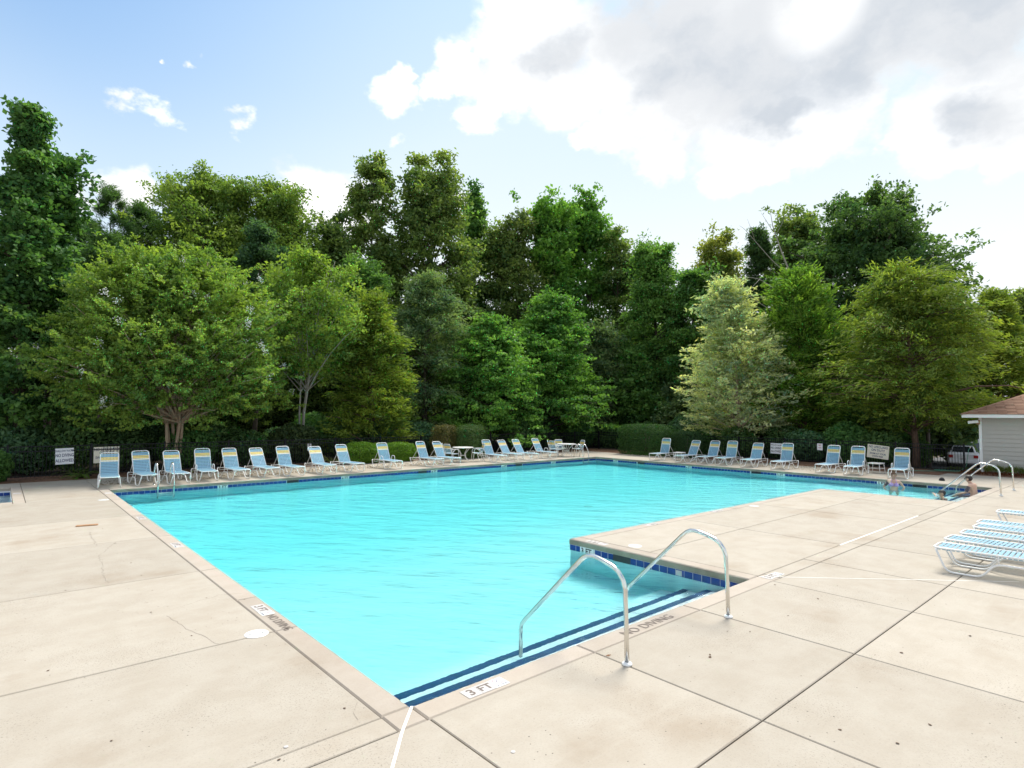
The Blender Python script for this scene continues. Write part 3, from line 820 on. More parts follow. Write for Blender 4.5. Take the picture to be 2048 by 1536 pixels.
def chaise(name, back_deg, arms, label, group):
    e = empty(name, (0, 0, 0), 0, label, 'chaise lounge', group)
    zs = .36; hy = 1.14
    hw = SW / 2
    # seat frame: U round the foot end
    p = fillet([(hw, hy + .05, zs), (hw, 0, zs), (-hw, 0, zs), (-hw, hy + .05, zs)], .09, 5)
    MB().tube(p, TR, 8).obj('seat_frame', M['white'], e, True)
    for s in (-1, 1):
        x = s * (hw + .028)
        p = fillet([(s * hw, .03, zs - .01), (x + s * .02, .17, .016), (x + s * .02, .60, .016), (x, .76, .235), (x, 1.20, .235), (x + s * .02, 1.34, .016), (x + s * .02, 1.66, .016), (x, 1.83, .30), (s * hw * .9, 1.90, .33)], .10, 4)
        MB().tube(p, TR, 7).obj('side_leg', M['white'], e, True)
        for yb in (.80, 1.12): MB().tube([(x, yb, .24), (s * hw, yb, zs)], .011, 6).obj('seat_bracket', M['white'], e, True)
    MB().tube([(-hw - .02, 1.86, .32), (hw + .02, 1.86, .32)], .012, 6).obj('cross_bar', M['white'], e, True)
    me = ST['blue']
    n = 18
    for i in range(n): share('strap', me, e, (0, .075 + i * (hy - .10) / (n - 1), zs))
    # back
    a = R(back_deg); L = .80
    bk = lambda u, x, w=0.0: (x, hy + u * math.cos(a) - w * math.sin(a), zs + u * math.sin(a) + w * math.cos(a))
    p = fillet([bk(0, hw), bk(L, hw), bk(L, -hw), bk(0, -hw)], .10, 5)
    MB().tube(p, TR, 8).obj('back_frame', M['white'], e, True)
    for i, c in enumerate(BACKP):
        u = L - .085 - i * (L - .12) / (len(BACKP) - 1)
        share('strap', ST[c], e, bk(u, 0), (a, 0, 0))
    if back_deg > 5:
        pr = MB()
        for s in (-1, 1): pr.tube([bk(.42, s * hw * .93, -.02), (s * hw * .93, hy + .62, .25)], .009, 6)
        pr.tube([(-hw * .93, hy + .62, .25), (hw * .93, hy + .62, .25)], .009, 6)
        pr.obj('back_prop', M['white'], e, True)
    if arms:
        for s in (-1, 1):
            x = s * (hw + .03)
            p = fillet([(x, .74, zs - .12), (x, .80, zs + .17), (x, 1.04, zs + .18), (x, 1.12, zs - .12)], .07, 4)
            MB().tube(p, .013, 7).obj('armrest', M['white'], e, True)
    return e
GB = 'chaises lined up behind the back edge of the pool'; GR = 'chaises lined up along the right edge of the pool'; GF = 'flat chaises on the right foreground deck'
protos = {}
def get_chaise(deg, arms):
    return protos.setdefault((deg, arms), None)
# (x, y of the hinge, rot, back angle, arms, label)
back_row = [
 (2.79, 23.15, -4, 62, False, 'blue strap chaise hiding part of the cream lifeguard sign'),
 (3.72, 23.2, 2, 62, False, 'blue strap chaise second from left, behind the left pool ladder'),
 (4.63, 23.1, 4, 62, False, 'blue strap chaise in front of the crape myrtle trunk'),
 (5.63, 23.3, 0, 62, True, 'blue strap chaise with armrests just right of the crape myrtle trunk'),
 (6.56, 23.2, 3, 60, False, 'blue strap chaise fifth from left in the back row'),
 (7.56, 23.2, 5, 60, False, 'blue strap chaise sixth from left in the back row'),
 (8.50, 23.1, 6, 58, False, 'blue strap chaise seventh from left, left of the fence notice'),
 (9.82, 23.1, 2, 58, False, 'blue strap chaise covering the small notice on the back fence'),
 (10.96, 23.1, 3, 60, False, 'blue strap chaise left of the low round bushes'),
 (12.89, 23.2, 0, 62, True, 'blue strap chaise with armrests in front of the low round bushes'),
 (14.85, 23.1, 3, 60, False, 'blue strap chaise right of the low round bushes'),
 (15.8, 23.1, 4, 60, False, 'blue strap chaise just left of the first patio table'),
 (18.75, 23.1, -3, 60, False, 'blue strap chaise just right of the first patio table'),
 (19.95, 23.2, 2, 50, False, 'blue strap chaise second right of the first patio table, leaning far back'),
 (20.85, 23.1, 0, 56, False, 'blue strap chaise third right of the first patio table'),
 (22.35, 23.2, 4, 58, True, 'blue strap chaise with armrests just left of the second patio table')]
right_row = [
 (26.9, 18.3, 3, 68, False, 'blue strap chaise at the far end of the right row before the tall hedge'),
 (26.85, 16.6, -4, 66, False, 'blue strap chaise right of the small side table by the hedge'),
 (26.9, 15.5, 2, 66, False, 'blue strap chaise left of the pale yellow tree trunk'),
 (26.95, 14.55, 3, 68, False, 'blue strap chaise in front of the pale yellow tree trunk'),
 (26.95, 13.3, 1, 66, False, 'blue strap chaise just left of the right no diving sign'),
 (27.0, 11.9, 0, 68, False, 'blue strap chaise just right of the right no diving sign'),
 (27.0, 9.95, -2, 70, False, 'blue strap chaise left of two chairs by the tilted lifeguard sign'),
 (26.95, 8.95, 4, 72, True, 'blue strap chaise with armrests just left of the tilted lifeguard sign'),
 (26.9, 7.35, 6, 72, True, 'blue strap chaise with armrests nearest the grey cabin')]
used = {}
def put_chaise(x, y, rz, deg, arms, label, group):
    k = (deg, arms)
    if k not in used:
        o = chaise('chaise_lounge', deg, arms, label, group); used[k] = o
    else: o = copy_tree(used[k], label=label, group=group)
    hy = 1.14
    o.rotation_euler = (0, 0, rz)
    o.location = (x + hy * math.sin(rz), y - hy * math.cos(rz), 0)
rv_ = random.Random(4)
for x, y, a, d, ar, lb in back_row: put_chaise(x, y, R(a + rv_.uniform(-3, 3)), d + (rv_.choice((-4, 0, 4)) if not ar else 0), ar, lb, GB)
for x, y, a, d, ar, lb in right_row: put_chaise(x, y, R(-90 + a + rv_.uniform(-3, 3)), d + (rv_.choice((-4, 0, 4)) if not ar else 0), ar, lb, GR)
fl_lab = ['flat blue strap chaise nearest the camera at the right edge', 'flat blue strap chaise second nearest in the right foreground row', 'flat blue strap chaise third in the right foreground row',
          'flat blue strap chaise fourth in the right foreground row', 'flat blue strap chaise fifth in the right foreground row', 'flat blue strap chaise set apart at the far end of the right foreground row']
for (x, y, a), lb in zip(((11.42, 2.66, 2), (12.27, 2.70, -2), (13.08, 2.66, 1), (13.98, 2.64, -1), (14.60, 2.70, 1), (16.5, 2.72, 2)), fl_lab):
    k = (0, False)
    if k not in used: o = chaise('chaise_lounge', 0, False, lb, GF); used[k] = o
    else: o = copy_tree(used[k], label=lb, group=GF)
    o.rotation_euler = (0, 0, R(180 + a)); o.location = (x, y, 0)

# ================================================================== tables and chairs
def patio_table(x, y, label):
    e = empty('patio_table', (x, y, 0), .3, label, 'table', 'round patio tables')
    MB().lathe([(.50, .690), (.525, .694), (.53, .706), (.525, .718), (.05, .722), (.022, .722)], 28).obj('table_top', M['white'], e, False)
    MB().lathe([(.40, .668), (.41, .676), (.40, .684), (.39, .676)], 24).obj('top_ring', M['white'], e, True)
    for k in range(4):
        c, s = math.cos(k * math.pi / 2), math.sin(k * math.pi / 2)
        MB().tube(fillet([(.40 * c, .40 * s, .68), (.14 * c, .14 * s, .40), (.17 * c, .17 * s, .22), (.40 * c, .40 * s, .012)], .16, 4), .014, 7).obj('leg', M['white'], e, True)
    MB().lathe([(.15, .30), (.16, .31), (.15, .32), (.14, .31)], 16).obj('leg_ring', M['white'], e, True)
    return e
CST = {c: strap_mesh(.46, .055, c) for c in ('blue', 'yellow')}
def patio_chair(label, group):
    """faces -Y"""
    e = empty('patio_chair', (0, 0, 0), 0, label, 'chair', group)
    hw = .23
    MB().tube(fillet([(hw, .22, .42), (hw, -.24, .43), (-hw, -.24, .43), (-hw, .22, .42)], .06, 4), .013, 7).obj('seat_frame', M['white'], e, True)
    MB().tube(fillet([(hw, .20, .42), (hw, .33, .90), (-hw, .33, .90), (-hw, .20, .42)], .07, 4), .013, 7).obj('back_frame', M['white'], e, True)
    for s in (-1, 1):
        x = s * (hw + .03)
        MB().tube(fillet([(x, -.27, .01), (x, -.20, .64), (x, .10, .655), (s * hw, .265, .655)], .09, 4), .013, 7).obj('leg', M['white'], e, True)
        MB().tube(fillet([(x, .32, .01), (x, .16, .50), (x, -.02, .655)], .05, 3), .013, 7).obj('leg', M['white'], e, True)
    for i in range(6): share('strap', CST['blue'], e, (0, -.19 + i * .072, .425))
    a = math.atan2(.48, .13)
    for i, c in enumerate(('blue', 'yellow', 'yellow', 'blue', 'blue', 'blue')):
        u = .44 - i * .066; share('strap', CST[c], e, (0, .20 + u * math.cos(a), .42 + u * math.sin(a)), (a, 0, 0))
    return e
GC = 'strap chairs around the patio tables'
patio_table(17.55, 23.75, 'white round patio table between two chaises in the back row')
patio_table(24.30, 23.05, 'white round patio table near the far pool corner')
ch0 = None
def put_chair(tx, ty, dx, dy, label, rad=.74, da=0):
    global ch0
    if ch0 is None: o = ch0 = patio_chair(label, GC)
    else: o = copy_tree(ch0, label=label, group=GC)
    l = math.hypot(dx, dy); dx, dy = dx / l, dy / l
    o.location = (tx + dx * rad, ty + dy * rad, 0); o.rotation_euler = (0, 0, math.atan2(dy, dx) - math.pi / 2 + da)
put_chair(17.55, 23.75, -.75, .66, 'blue and yellow strap chair left of the first patio table, in front'); put_chair(17.55, 23.75, -1, -.1, 'blue and yellow strap chair left of the first patio table, facing right')
put_chair(17.55, 23.75, .8, -.4, 'blue and yellow strap chair right of the first patio table')
put_chair(24.3, 23.05, -.95, .1, 'blue and yellow strap chair left of the second patio table, nearer the pool'); put_chair(24.3, 23.05, -.7, .75, 'blue and yellow strap chair left of the second patio table, nearer the fence')
put_chair(24.3, 23.05, .35, .95, 'blue and yellow strap chair behind the second patio table'); put_chair(24.3, 23.05, .9, -.3, 'blue and yellow strap chair right of the second patio table')
def side_table(x, y, rz, label):
    e = empty('side_table', (x, y, 0), rz, label, 'table', 'small white side tables')
    MB().slab(-.24, -.24, .405, .24, .24, .43, .006).obj('table_top', M['white'], e)
    MB().tube(fillet([(.22, .22, .395), (-.22, .22, .395), (-.22, -.22, .395), (.22, -.22, .395), (.22, .22, .395)], .03, 2), .013, 6).obj('top_rim', M['white'], e, True)
    for sx in (-1, 1):
        for sy in (-1, 1): MB().tube([(.21 * sx, .21 * sy, .40), (.25 * sx, .25 * sy, .008)], .012, 6).obj('leg', M['white'], e, True)
    MB().tube(fillet([(.235, .235, .2), (-.235, .235, .2), (-.235, -.235, .2), (.235, -.235, .2), (.235, .235, .2)], .03, 2), .009, 6).obj('stretcher', M['white'], e, True)
side_table(27.0, 17.45, .1, 'small white side table between two chaises beside the tall hedge')
side_table(27.9, 8.55, -.1, 'small white side table below the tilted lifeguard sign')

# ================================================================== handrails and ladders
def handrail(x, label, y=3.62):
    e = empty('handrail', (x, y, 0), 0, label, 'handrail', 'stainless handrails at the pool steps')
    p = fillet([(0, 0, .012), (0, .01, .86), (0, .10, .985)], .16, 5)
    pts = [(0, 0, .012), (0, .008, .40), (0, .02, .72), (0, .045, .80), (0, .10, .865), (0, .17, .905), (0, .28, .935), (0, .37, .955), (0, .44, .962), (0, .50, .955), (0, .56, .925), (0, .62, .875), (0, 1.47, .04), (0, 1.52, -.02), (0, 1.535, -.08), (0, 1.535, -.60)]
    MB().tube(pts, .0235, 14).obj('rail_tube', M['steel'], e, True)
    MB().lathe([(.05, .001), (.052, .012), (.045, .024), (.03, .030), (.025, .031)], 18).obj('escutcheon', M['whitetile'], e, True)
    return e
hr = handrail(4.67, 'steel handrail nearest the camera at the foreground pool steps')
for x, lb in ((6.67, 'steel handrail beside the second deck joint at the foreground pool steps'), (23.05, 'steel handrail at the far pool steps, nearer the pool arm'), (25.1, 'steel handrail at the far pool steps, nearer the cabin')):
    c = copy_tree(hr, label=lb); c.location = (x, 3.66 if x < 10 else 3.70, 0)
def ladder(x, label):
    e = empty('pool_ladder', (x, Y6, 0), 0, label, 'ladder', 'steel ladders on the back pool wall')
    for s in (-1, 1):
        p = fillet([(s * .23, .55, .01), (s * .23, .45, .62), (s * .23, .18, .78), (s * .23, -.13, .35), (s * .23, -.15, -1.15)], .22, 6)
        MB().tube(p, .0215, 10).obj('ladder_rail', M['steel'], e, True)
        MB().lathe([(.045, .001), (.045, .014), (.026, .026)], 14, (s * .23, .55, 0)).obj('escutcheon', M['steel'], e, True)
    for z in (-.26, -.55, -.84): MB().slab(-.22, -.20, z - .03, .22, -.10, z, .006).obj('ladder_tread', M['whitetile'], e)
    return e
l1 = ladder(4.16, 'steel pool ladder in front of the left chaises')
c = copy_tree(l1, label='steel pool ladder beside the far pool corner'); c.location = (24.45, Y6, 0)

# ================================================================== cabin
cab = empty('pool_cabin', (32.0, 5.8, 0), 0, 'grey clapboard cabin with a brown shingle roof at the right edge', 'building')
CL, CW, CHt = 13.0, 7.0, 2.36
MB().box(.03, -CL, -.1, CW, -.03, CHt).obj('wall', M['siding'], cab)
ex = .178; nb = 13
for k in range(nb):
    z0 = .05 + k * ex
    mb = MB(); v = []
    for y in (-CL, -.11): v += [(.002, y, z0), (.028, y, z0 + ex + .01), (.03, y, z0)]
    mb.v = [(-.020, -CL, z0), (.004, -CL, z0 + ex + .006), (.03, -CL, z0 + ex + .006), (.03, -CL, z0), (-.020, -.105, z0), (.004, -.105, z0 + ex + .006), (.03, -.105, z0 + ex + .006), (.03, -.105, z0)]
    mb.f = [(0, 4, 5, 1), (0, 3, 7, 4), (1, 5, 6, 2), (4, 7, 6, 5), (0, 1, 2, 3)]
    mb.obj('siding_plank', M['siding'], cab)
MB().box(-.032, -.10, -.05, .03, .0, CHt).obj('corner_board', M['trim'], cab); MB().box(.03, -.03, -.05, .13, .0, CHt).obj('corner_board', M['trim'], cab)
OH = .48
MB().box(-OH, -CL - OH, CHt, CW + OH, OH, CHt + .022).obj('soffit', M['trim'], cab)
fb = MB(); fb.box(-OH - .02, -CL - OH, CHt - .01, -OH, OH + .02, CHt + .13); fb.box(-OH, OH, CHt - .01, CW + OH, OH + .02, CHt + .13); fb.obj('fascia', M['trim'], cab)
# hip roof
zE = CHt + .13; sl_ = .46; x0, x1 = -OH - .04, CW + OH + .04; y1, y0 = OH + .04, -CL - OH - .04
half = (x1 - x0) / 2; zr = zE + half * sl_
rv = [(x0, y0, zE), (x1, y0, zE), (x1, y1, zE), (x0, y1, zE), (x0 + half, y0 + half, zr), (x0 + half, y1 - half, zr)]
roof = mesh_obj('roof', rv, [(0, 3, 5, 4), (3, 2, 5), (2, 1, 4, 5), (1, 0, 4), (0, 1, 2, 3)], M['shingle'], cab)
cs = .14; sw = .32
lift = np.array([-sl_, 0, 1.0]); lift /= np.linalg.norm(lift); upv = np.array([1, 0, sl_]); upv /= np.linalg.norm(upv)
rs = random.Random(8)
shm = []
for th in (.012, .017, .022):
    mb = MB().box(-sw / 2 + .003, 0, 0, sw / 2 - .003, cs + .03, th)
    # local x along the eave (y), local y up slope, local z along lift
    mb.v = [tuple(np.array([0, 1, 0]) * a + upv * b + lift * (c + .002 + .008 * (1 - b / cs))) for a, b, c in mb.v]
    me = bpy.data.meshes.new('shingle'); me.from_pydata(mb.v, [], mb.f); me.materials.append(M['shingle']); shm.append(me)
cnt = 0
rest = MB()
for r_i in range(24):
    u = r_i * cs; bx_ = x0 + u * upv[0]; bz = zE + u * upv[2]
    yend = y1 - (bx_ - x0) - .12
    yy = yend - sw / 2 - (0 if r_i % 2 else sw / 2)
    while yy > -5.8:
        me = shm[rs.randrange(3)]
        if cnt < 280 and yy > -4.6 + .0 * r_i and r_i < 20: share('shingle', me, roof, (bx_, yy, bz)); cnt += 1
        else:
            n0 = len(rest.v); rest.v += [(vv.co.x + bx_, vv.co.y + yy, vv.co.z + bz) for vv in me.vertices]; rest.f += [tuple(n0 + i for i in p.vertices) for p in me.polygons]
        yy -= sw
if rest.v: tag(rest.obj('shingle_field', M['shingle'], roof), kind='stuff')
hp = MB()
n = 18
for i in range(n):
    a = np.array([x0, y1, zE]) + (np.array([half, -half, half * sl_])) * (i / n); b = np.array([x0, y1, zE]) + (np.array([half, -half, half * sl_])) * ((i + 1) / n + .01)
    side = np.array([1, 1, 0]) / math.sqrt(2) * .11
    up2 = np.array([0, 0, .03 + .008 * (1)]); dn = np.array([0, 0, -.012])
    n0 = len(hp.v); hp.v += [tuple(a + side + dn), tuple(a + up2), tuple(a - side + dn), tuple(b + side + dn), tuple(b + up2 - np.array([0, 0, .012])), tuple(b - side + dn)]
    hp.f += [(n0, n0 + 3, n0 + 4, n0 + 1), (n0 + 1, n0 + 4, n0 + 5, n0 + 2), (n0, n0 + 1, n0 + 2)]
hp.obj('hip_cap', M['shingle'], roof)
# flood light on the corner
fld = empty('floodlight', (31.93, 5.80, 2.16), 0, 'small floodlight under the cabin eave at the corner', 'floodlight')
MB().box(-.06, -.05, -.10, .04, .05, .09).obj('mount', M['board'], fld)
lh = MB().slab(-.10, -.06, -.02, .10, .30, .10, .02).obj('lamp_head', M['trim'], fld, loc=(-.02, .05, -.02)); lh.rotation_euler = (-.12, 0, .1)
# hose
hs = empty('garden_hose', (31.6, 6.4, 0), 0, 'green garden hose hanging by the cabin corner and coiled below', 'hose')
hp_ = [(.25, -.3, 1.05), (.22, -.25, .95), (.20, -.2, .6), (.18, -.16, .25), (.05, .0, .05)]
for i in range(46): 
    a = i * .5; hp_.append((-.4 + (.42 - .002 * i) * math.cos(a), .35 + (.55 - .004 * i) * math.sin(a), .04 + .003 * (i % 13)))
hp_ += [(-1.2, .9, .03), (-1.5, 1.3, .03), (-1.55, 1.9, .03)]
MB().tube(hp_, .012, 6).obj('hose_line', M['hose'], hs, True)
MB().lathe([(.03, 0), (.035, .04), (.02, .06)], 10, (.25, -.3, 1.03)).obj('tap', M['steel'], hs)

# ================================================================== people
def skin_body(name, V, E_, root, mat, parent=None, sub=1):
    me = bpy.data.meshes.new(name)
    keys = list(V); idx = {k: i for i, k in enumerate(keys)}
    bm = bmesh.new(); lay = bm.verts.layers.skin.verify()
    bv = []
    for k in keys:
        v = bm.verts.new(V[k][:3]); r = V[k][3]
        v[lay].radius = (r, r) if not isinstance(r, tuple) else r
        v[lay].use_root = (k == root); bv.append(v)
    for a, b in E_: bm.edges.new((bv[idx[a]], bv[idx[b]]))
    bm.to_mesh(me); bm.free()
    t = bpy.data.objects.new('tmp', me); COL.objects.link(t)
    sk = t.modifiers.new('s', 'SKIN'); sk.use_smooth_shade = True
    sb = t.modifiers.new('b', 'SUBSURF'); sb.levels = sub + 1; sb.render_levels = sub + 1
    dg = bpy.context.evaluated_depsgraph_get(); dg.update()
    m2 = bpy.data.meshes.new_from_object(t.evaluated_get(dg))
    bpy.data.objects.remove(t)
    m2.name = name; m2.materials.clear(); m2.materials.append(mat)
    m2.polygons.foreach_set('use_smooth', [True] * len(m2.polygons))
    o = bpy.data.objects.new(name, m2); COL.objects.link(o)
    if parent is not None: o.parent = parent
    return o
def ellipsoid(mb, c, r, seg=14, rings=8, cut=None):
    n0 = len(mb.v)
    for j in range(rings + 1):
        t = math.pi * j / rings
        for k in range(seg):
            a = 2 * math.pi * k / seg
            mb.v.append((c[0] + r[0] * math.sin(t) * math.cos(a), c[1] + r[1] * math.sin(t) * math.sin(a), c[2] + r[2] * math.cos(t)))
    for j in range(rings):
        for k in range(seg):
            k2 = (k + 1) % seg; mb.f.append((n0 + j * seg + k, n0 + (j + 1) * seg + k, n0 + (j + 1) * seg + k2, n0 + j * seg + k2))
    return mb
def person(name, loc, rz, label, J, skin='skin', hair='hair', female=False, bun=False, glasses=False):
    """J: joints in local space (facing -Y); one continuous skinned body"""
    V = {}; E_ = []
    def add(k, p, r, link=None):
        V[k] = (*p, r)
        if link: E_.append((link, k))
    w = .92 if female else 1.0
    add('pelvis', J['pelvis'], (.155 * w, .115)); add('waist', J['waist'], (.125 * w, .10), 'pelvis'); add('rib', J['rib'], (.15 * w, .11), 'waist'); add('chest', J['chest'], (.16 * w, .115), 'rib')
    add('neckb', J['neckb'], .062, 'chest'); add('neck', J['neck'], .052, 'neckb')
    h = np.array(J['head'])                      # centre of the skull
    d = np.array(J['neck']) - h; d /= np.linalg.norm(d)
    add('jaw', h + d * .075 + np.array([0, -.02, 0]), (.056, .062), 'neck'); add('face', h, (.074, .086), 'jaw'); add('crown', h - d * .075, (.060, .070), 'face')
    for s, t in ((-1, 'l'), (1, 'r')):
        add('sh' + t, J['sh' + t], .056 * w, 'chest'); add('el' + t, J['el' + t], .041 * w, 'sh' + t); add('wr' + t, J['wr' + t], .028, 'el' + t)
        wr = np.array(J['wr' + t]); el = np.array(J['el' + t]); a = (wr - el) / np.linalg.norm(wr - el)
        side = np.cross(a, [0, 0, 1.0]); side = side / (np.linalg.norm(side) + 1e-9)
        palm = wr + a * .07; add('pa' + t, palm, (.034, .018), 'wr' + t)
        for q in range(4):
            off = side * (q - 1.5) * .019; ln = (.062, .074, .070, .054)[q]
            add(f'f{q}' + t, palm + a * .04 + off, .009, 'pa' + t); add(f'g{q}' + t, palm + a * (.04 + ln * .6) + off + np.array([0, 0, -.010]), .008, f'f{q}' + t); add(f'h{q}' + t, palm + a * (.04 + ln) + off + np.array([0, 0, -.028]), .007, f'g{q}' + t)
        add('th' + t, wr + a * .045 + side * .042, .010, 'pa' + t); add('ti' + t, wr + a * .085 + side * .058, .008, 'th' + t)
        add('hp' + t, J['hp' + t], .088 * w, 'pelvis'); add('kn' + t, J['kn' + t], .058, 'hp' + t)
        kn = np.array(J['kn' + t]); an = np.array(J['an' + t]); add('cf' + t, kn * .65 + an * .35, .055, 'kn' + t); add('an' + t, an, .036, 'cf' + t); add('toe' + t, J['toe' + t], (.042, .024), 'an' + t)
    b = skin_body(name, V, E_, 'pelvis', M[skin])
    b.location = loc; b.rotation_euler = (0, 0, rz); tag(b, label, 'person')
    # head details
    hd = MB()
    ellipsoid(hd, (h[0], h[1] + .012, h[2] + .022), (.088, .104, .098), 16, 9)
    keep = [f for f in hd.f if sum(hd.v[i][2] for i in f) / len(f) > h[2] + .035 or sum(hd.v[i][1] for i in f) / len(f) > h[1] + .015]
    hd.f = keep
    if bun: ellipsoid(hd, (h[0], h[1] + .02, h[2] + .145), (.052, .052, .050), 10, 6)
    hd.obj('hair', M[hair], b, True)
    nb = MB(); ellipsoid(nb, (h[0], h[1] - .098, h[2] - .012), (.013, .020, .024), 8, 6); nb.obj('nose', M[skin], b, True)
    for s in (-1, 1):
        eb = MB(); ellipsoid(eb, (h[0] + s * .083, h[1] + .01, h[2] - .008), (.010, .022, .033), 8, 6); eb.obj('ear', M[skin], b, True)
        if not glasses:
            ey = MB(); ellipsoid(ey, (h[0] + s * .031, h[1] - .080, h[2] + .012), (.012, .009, .008), 8, 5); ey.obj('eye', M['black'], b, True)
    MB().tube([(h[0] - .026, h[1] - .080, h[2] - .052), (h[0], h[1] - .091, h[2] - .056), (h[0] + .026, h[1] - .080, h[2] - .052)], .006, 6).obj('mouth', M['redink'], b, True)
    if glasses:
        g = MB()
        for s in (-1, 1):
            ellipsoid(g, (h[0] + s * .036, h[1] - .088, h[2] + .012), (.032, .012, .022), 10, 6); g.tube([(h[0] + s * .07, h[1] - .075, h[2] + .016), (h[0] + s * .088, h[1] + .01, h[2] + .012)], .004, 5)
        g.obj('sunglasses', M['black'], b, True)
    return b
# woman standing waist deep, hands on hips, facing the camera
wj = dict(pelvis=(0, 0, .90), waist=(0, .005, 1.04), rib=(0, 0, 1.15), chest=(0, .005, 1.26), neckb=(0, .01, 1.375), neck=(0, .005, 1.42), head=(0, -.015, 1.535))
for s, t in ((-1, 'l'), (1, 'r')):
    wj.update({'sh' + t: (s * .155, .01, 1.325), 'el' + t: (s * .31, .09, 1.10), 'wr' + t: (s * .215, -.02, .975), 'hp' + t: (s * .085, 0, .84), 'kn' + t: (s * .10, -.02, .47), 'an' + t: (s * .11, .02, .085), 'toe' + t: (s * .12, -.13, .03)})
wm = person('person', (23.76, 6.74, -1.21), R(-74), 'woman in a lilac patterned bikini standing waist deep, hands on hips', wj, female=True, bun=True)
bk = MB()
for s in (-1, 1): ellipsoid(bk, (s * .073, -.105, 1.215), (.070, .062, .066), 12, 8)
for s in (-1, 1):
    bk.tube([(s * .075, -.155, 1.26), (s * .075, -.115, 1.33), (s * .055, -.02, 1.40), (0, .06, 1.415)], .008, 6)
bk.tube([(.0 + .165 * math.sin(a), -.128 * math.cos(a), 1.18) for a in np.linspace(-.35, 2 * math.pi - .35, 20)], .010, 6)
bk.obj('bikini_top', M['bikini'], wm, True)
bt = MB(); bt.lathe([(.13, .84), (.158, .88), (.160, .91), (.150, .915)], 16); bt.v = [(x, y * .8, z) for x, y, z in bt.v]; bt.obj('bikini_bottom', M['bikini'], wm, True)
tt = MB(); tt.tube([(-.165, .018, 1.30), (-.20, .035, 1.245), (-.255, .062, 1.17)], .05, 8, False, [.052, .051, .045]); tt.obj('tattoo', M['tattoo'], wm, True)
# man sitting on the entry step
mj = dict(pelvis=(0, 0, .11), waist=(0, .03, .25), rib=(0, .01, .36), chest=(0, -.03, .47), neckb=(0, -.075, .575), neck=(0, -.09, .61), head=(0, -.125, .715))
for s, t in ((-1, 'l'), (1, 'r')):
    mj.update({'sh' + t: (s * .185, -.03, .535), 'el' + t: (s * .25, -.12, .28), 'wr' + t: (s * .19, -.36, .21), 'hp' + t: (s * .10, -.03, .09), 'kn' + t: (s * .14, -.44, .07), 'an' + t: (s * .14, -.56, -.33), 'toe' + t: (s * .15, -.70, -.40)})
mn = person('person', (24.05, 4.56, -.36), R(172), 'shirtless man in dark sunglasses sitting on the far pool steps', mj, skin='skin', hair='darkhair', glasses=True)
MB().tube([(-.10, .0, .07), (-.13, -.22, .08), (-.14, -.40, .08)], .10, 10, True, [.115, .105, .085]).tube([(.10, .0, .07), (.13, -.22, .08), (.14, -.40, .08)], .10, 10, True, [.115, .105, .085]).obj('swim_shorts', M['shorts'], mn, True)
MB().tube([(.203, -.048, .485), (.228, -.085, .38), (.243, -.11, .31)], .05, 9, False, [.056, .052, .046]).obj('tattoo', M['tattoo'], mn, True)
# dark haired swimmer, only the head above the water
sj = dict(pelvis=(0, 0, .30), waist=(0, -.02, .46), rib=(0, -.03, .57), chest=(0, -.04, .68), neckb=(0, -.06, .80), neck=(0, -.06, .85), head=(0, -.08, .965))
for s, t in ((-1, 'l'), (1, 'r')):
    sj.update({'sh' + t: (s * .18, -.02, .75), 'el' + t: (s * .40, -.12, .78), 'wr' + t: (s * .60, -.14, .86), 'hp' + t: (s * .10, 0, .27), 'kn' + t: (s * .20, -.36, .34), 'an' + t: (s * .16, -.05, .06), 'toe' + t: (s * .17, -.2, .03)})
sw_ = person('person', (22.75, 5.05, -1.02), R(205), 'dark haired swimmer with only the head above water by the steps', sj, skin='tanskin', hair='darkhair')
# cap
cp = empty('cap', (26.62, 5.98, 0), 2.0, 'black cap left on the deck behind the far pool steps', 'cap')
cm = MB(); ellipsoid(cm, (0, 0, 0), (.095, .11, .125), 16, 10); cm.f = [f for f in cm.f if min(cm.v[i][2] for i in f) > -.03]; cm.v = [(x, y, max(z, 0.004)) for x, y, z in cm.v]; cm.obj('cap_crown', M['cap'], cp, True)
vz = MB(); nn = 10
for i in range(nn + 1):
    a = math.pi * (.12 + .76 * i / nn); vz.v += [(.09 * math.cos(a), -.10 * math.sin(a), .012), (.098 * math.cos(a), -.10 * math.sin(a) - .075 * math.sin(a) ** .6, .004), (.098 * math.cos(a), -.10 * math.sin(a) - .075 * math.sin(a) ** .6, .009), (.09 * math.cos(a), -.10 * math.sin(a), .018)]
for i in range(nn):
    for k in range(4): vz.f.append((4 * i + k, 4 * i + (k + 1) % 4, 4 * i + 4 + (k + 1) % 4, 4 * i + 4 + k))
vz.obj('visor', M['cap'], cp, True)
MB().lathe([(.026, 0), (.026, .004), (.018, .006)], 10).obj('badge', M['greytile'], cp)
bdg = cp.children[-1]; bdg.location = (0, -.098, .055); bdg.rotation_euler = (R(75), 0, 0)

# ================================================================== parked car and house beyond the fence
def ground_z(x, y):
    t = min(1, max(0, (x - 34) / 5)); return -.11 - 1.1 * t
p = at(1926, 900, 41)
lot = MB(); lot.quad((38.5, -40, -1.2), (75, -40, -1.2), (75, 14, -1.2), (38.5, 14, -1.2)); tag(lot.obj('parking_lot', M['asphalt']), kind='structure')
dirc = np.array([p[0], p[1]]); dirc /= np.linalg.norm(dirc)
car = empty('parked_car', (p[0], p[1], -1.2), math.atan2(dirc[1], dirc[0]), 'white parked car seen from the rear beyond the fence by the cabin', 'car')
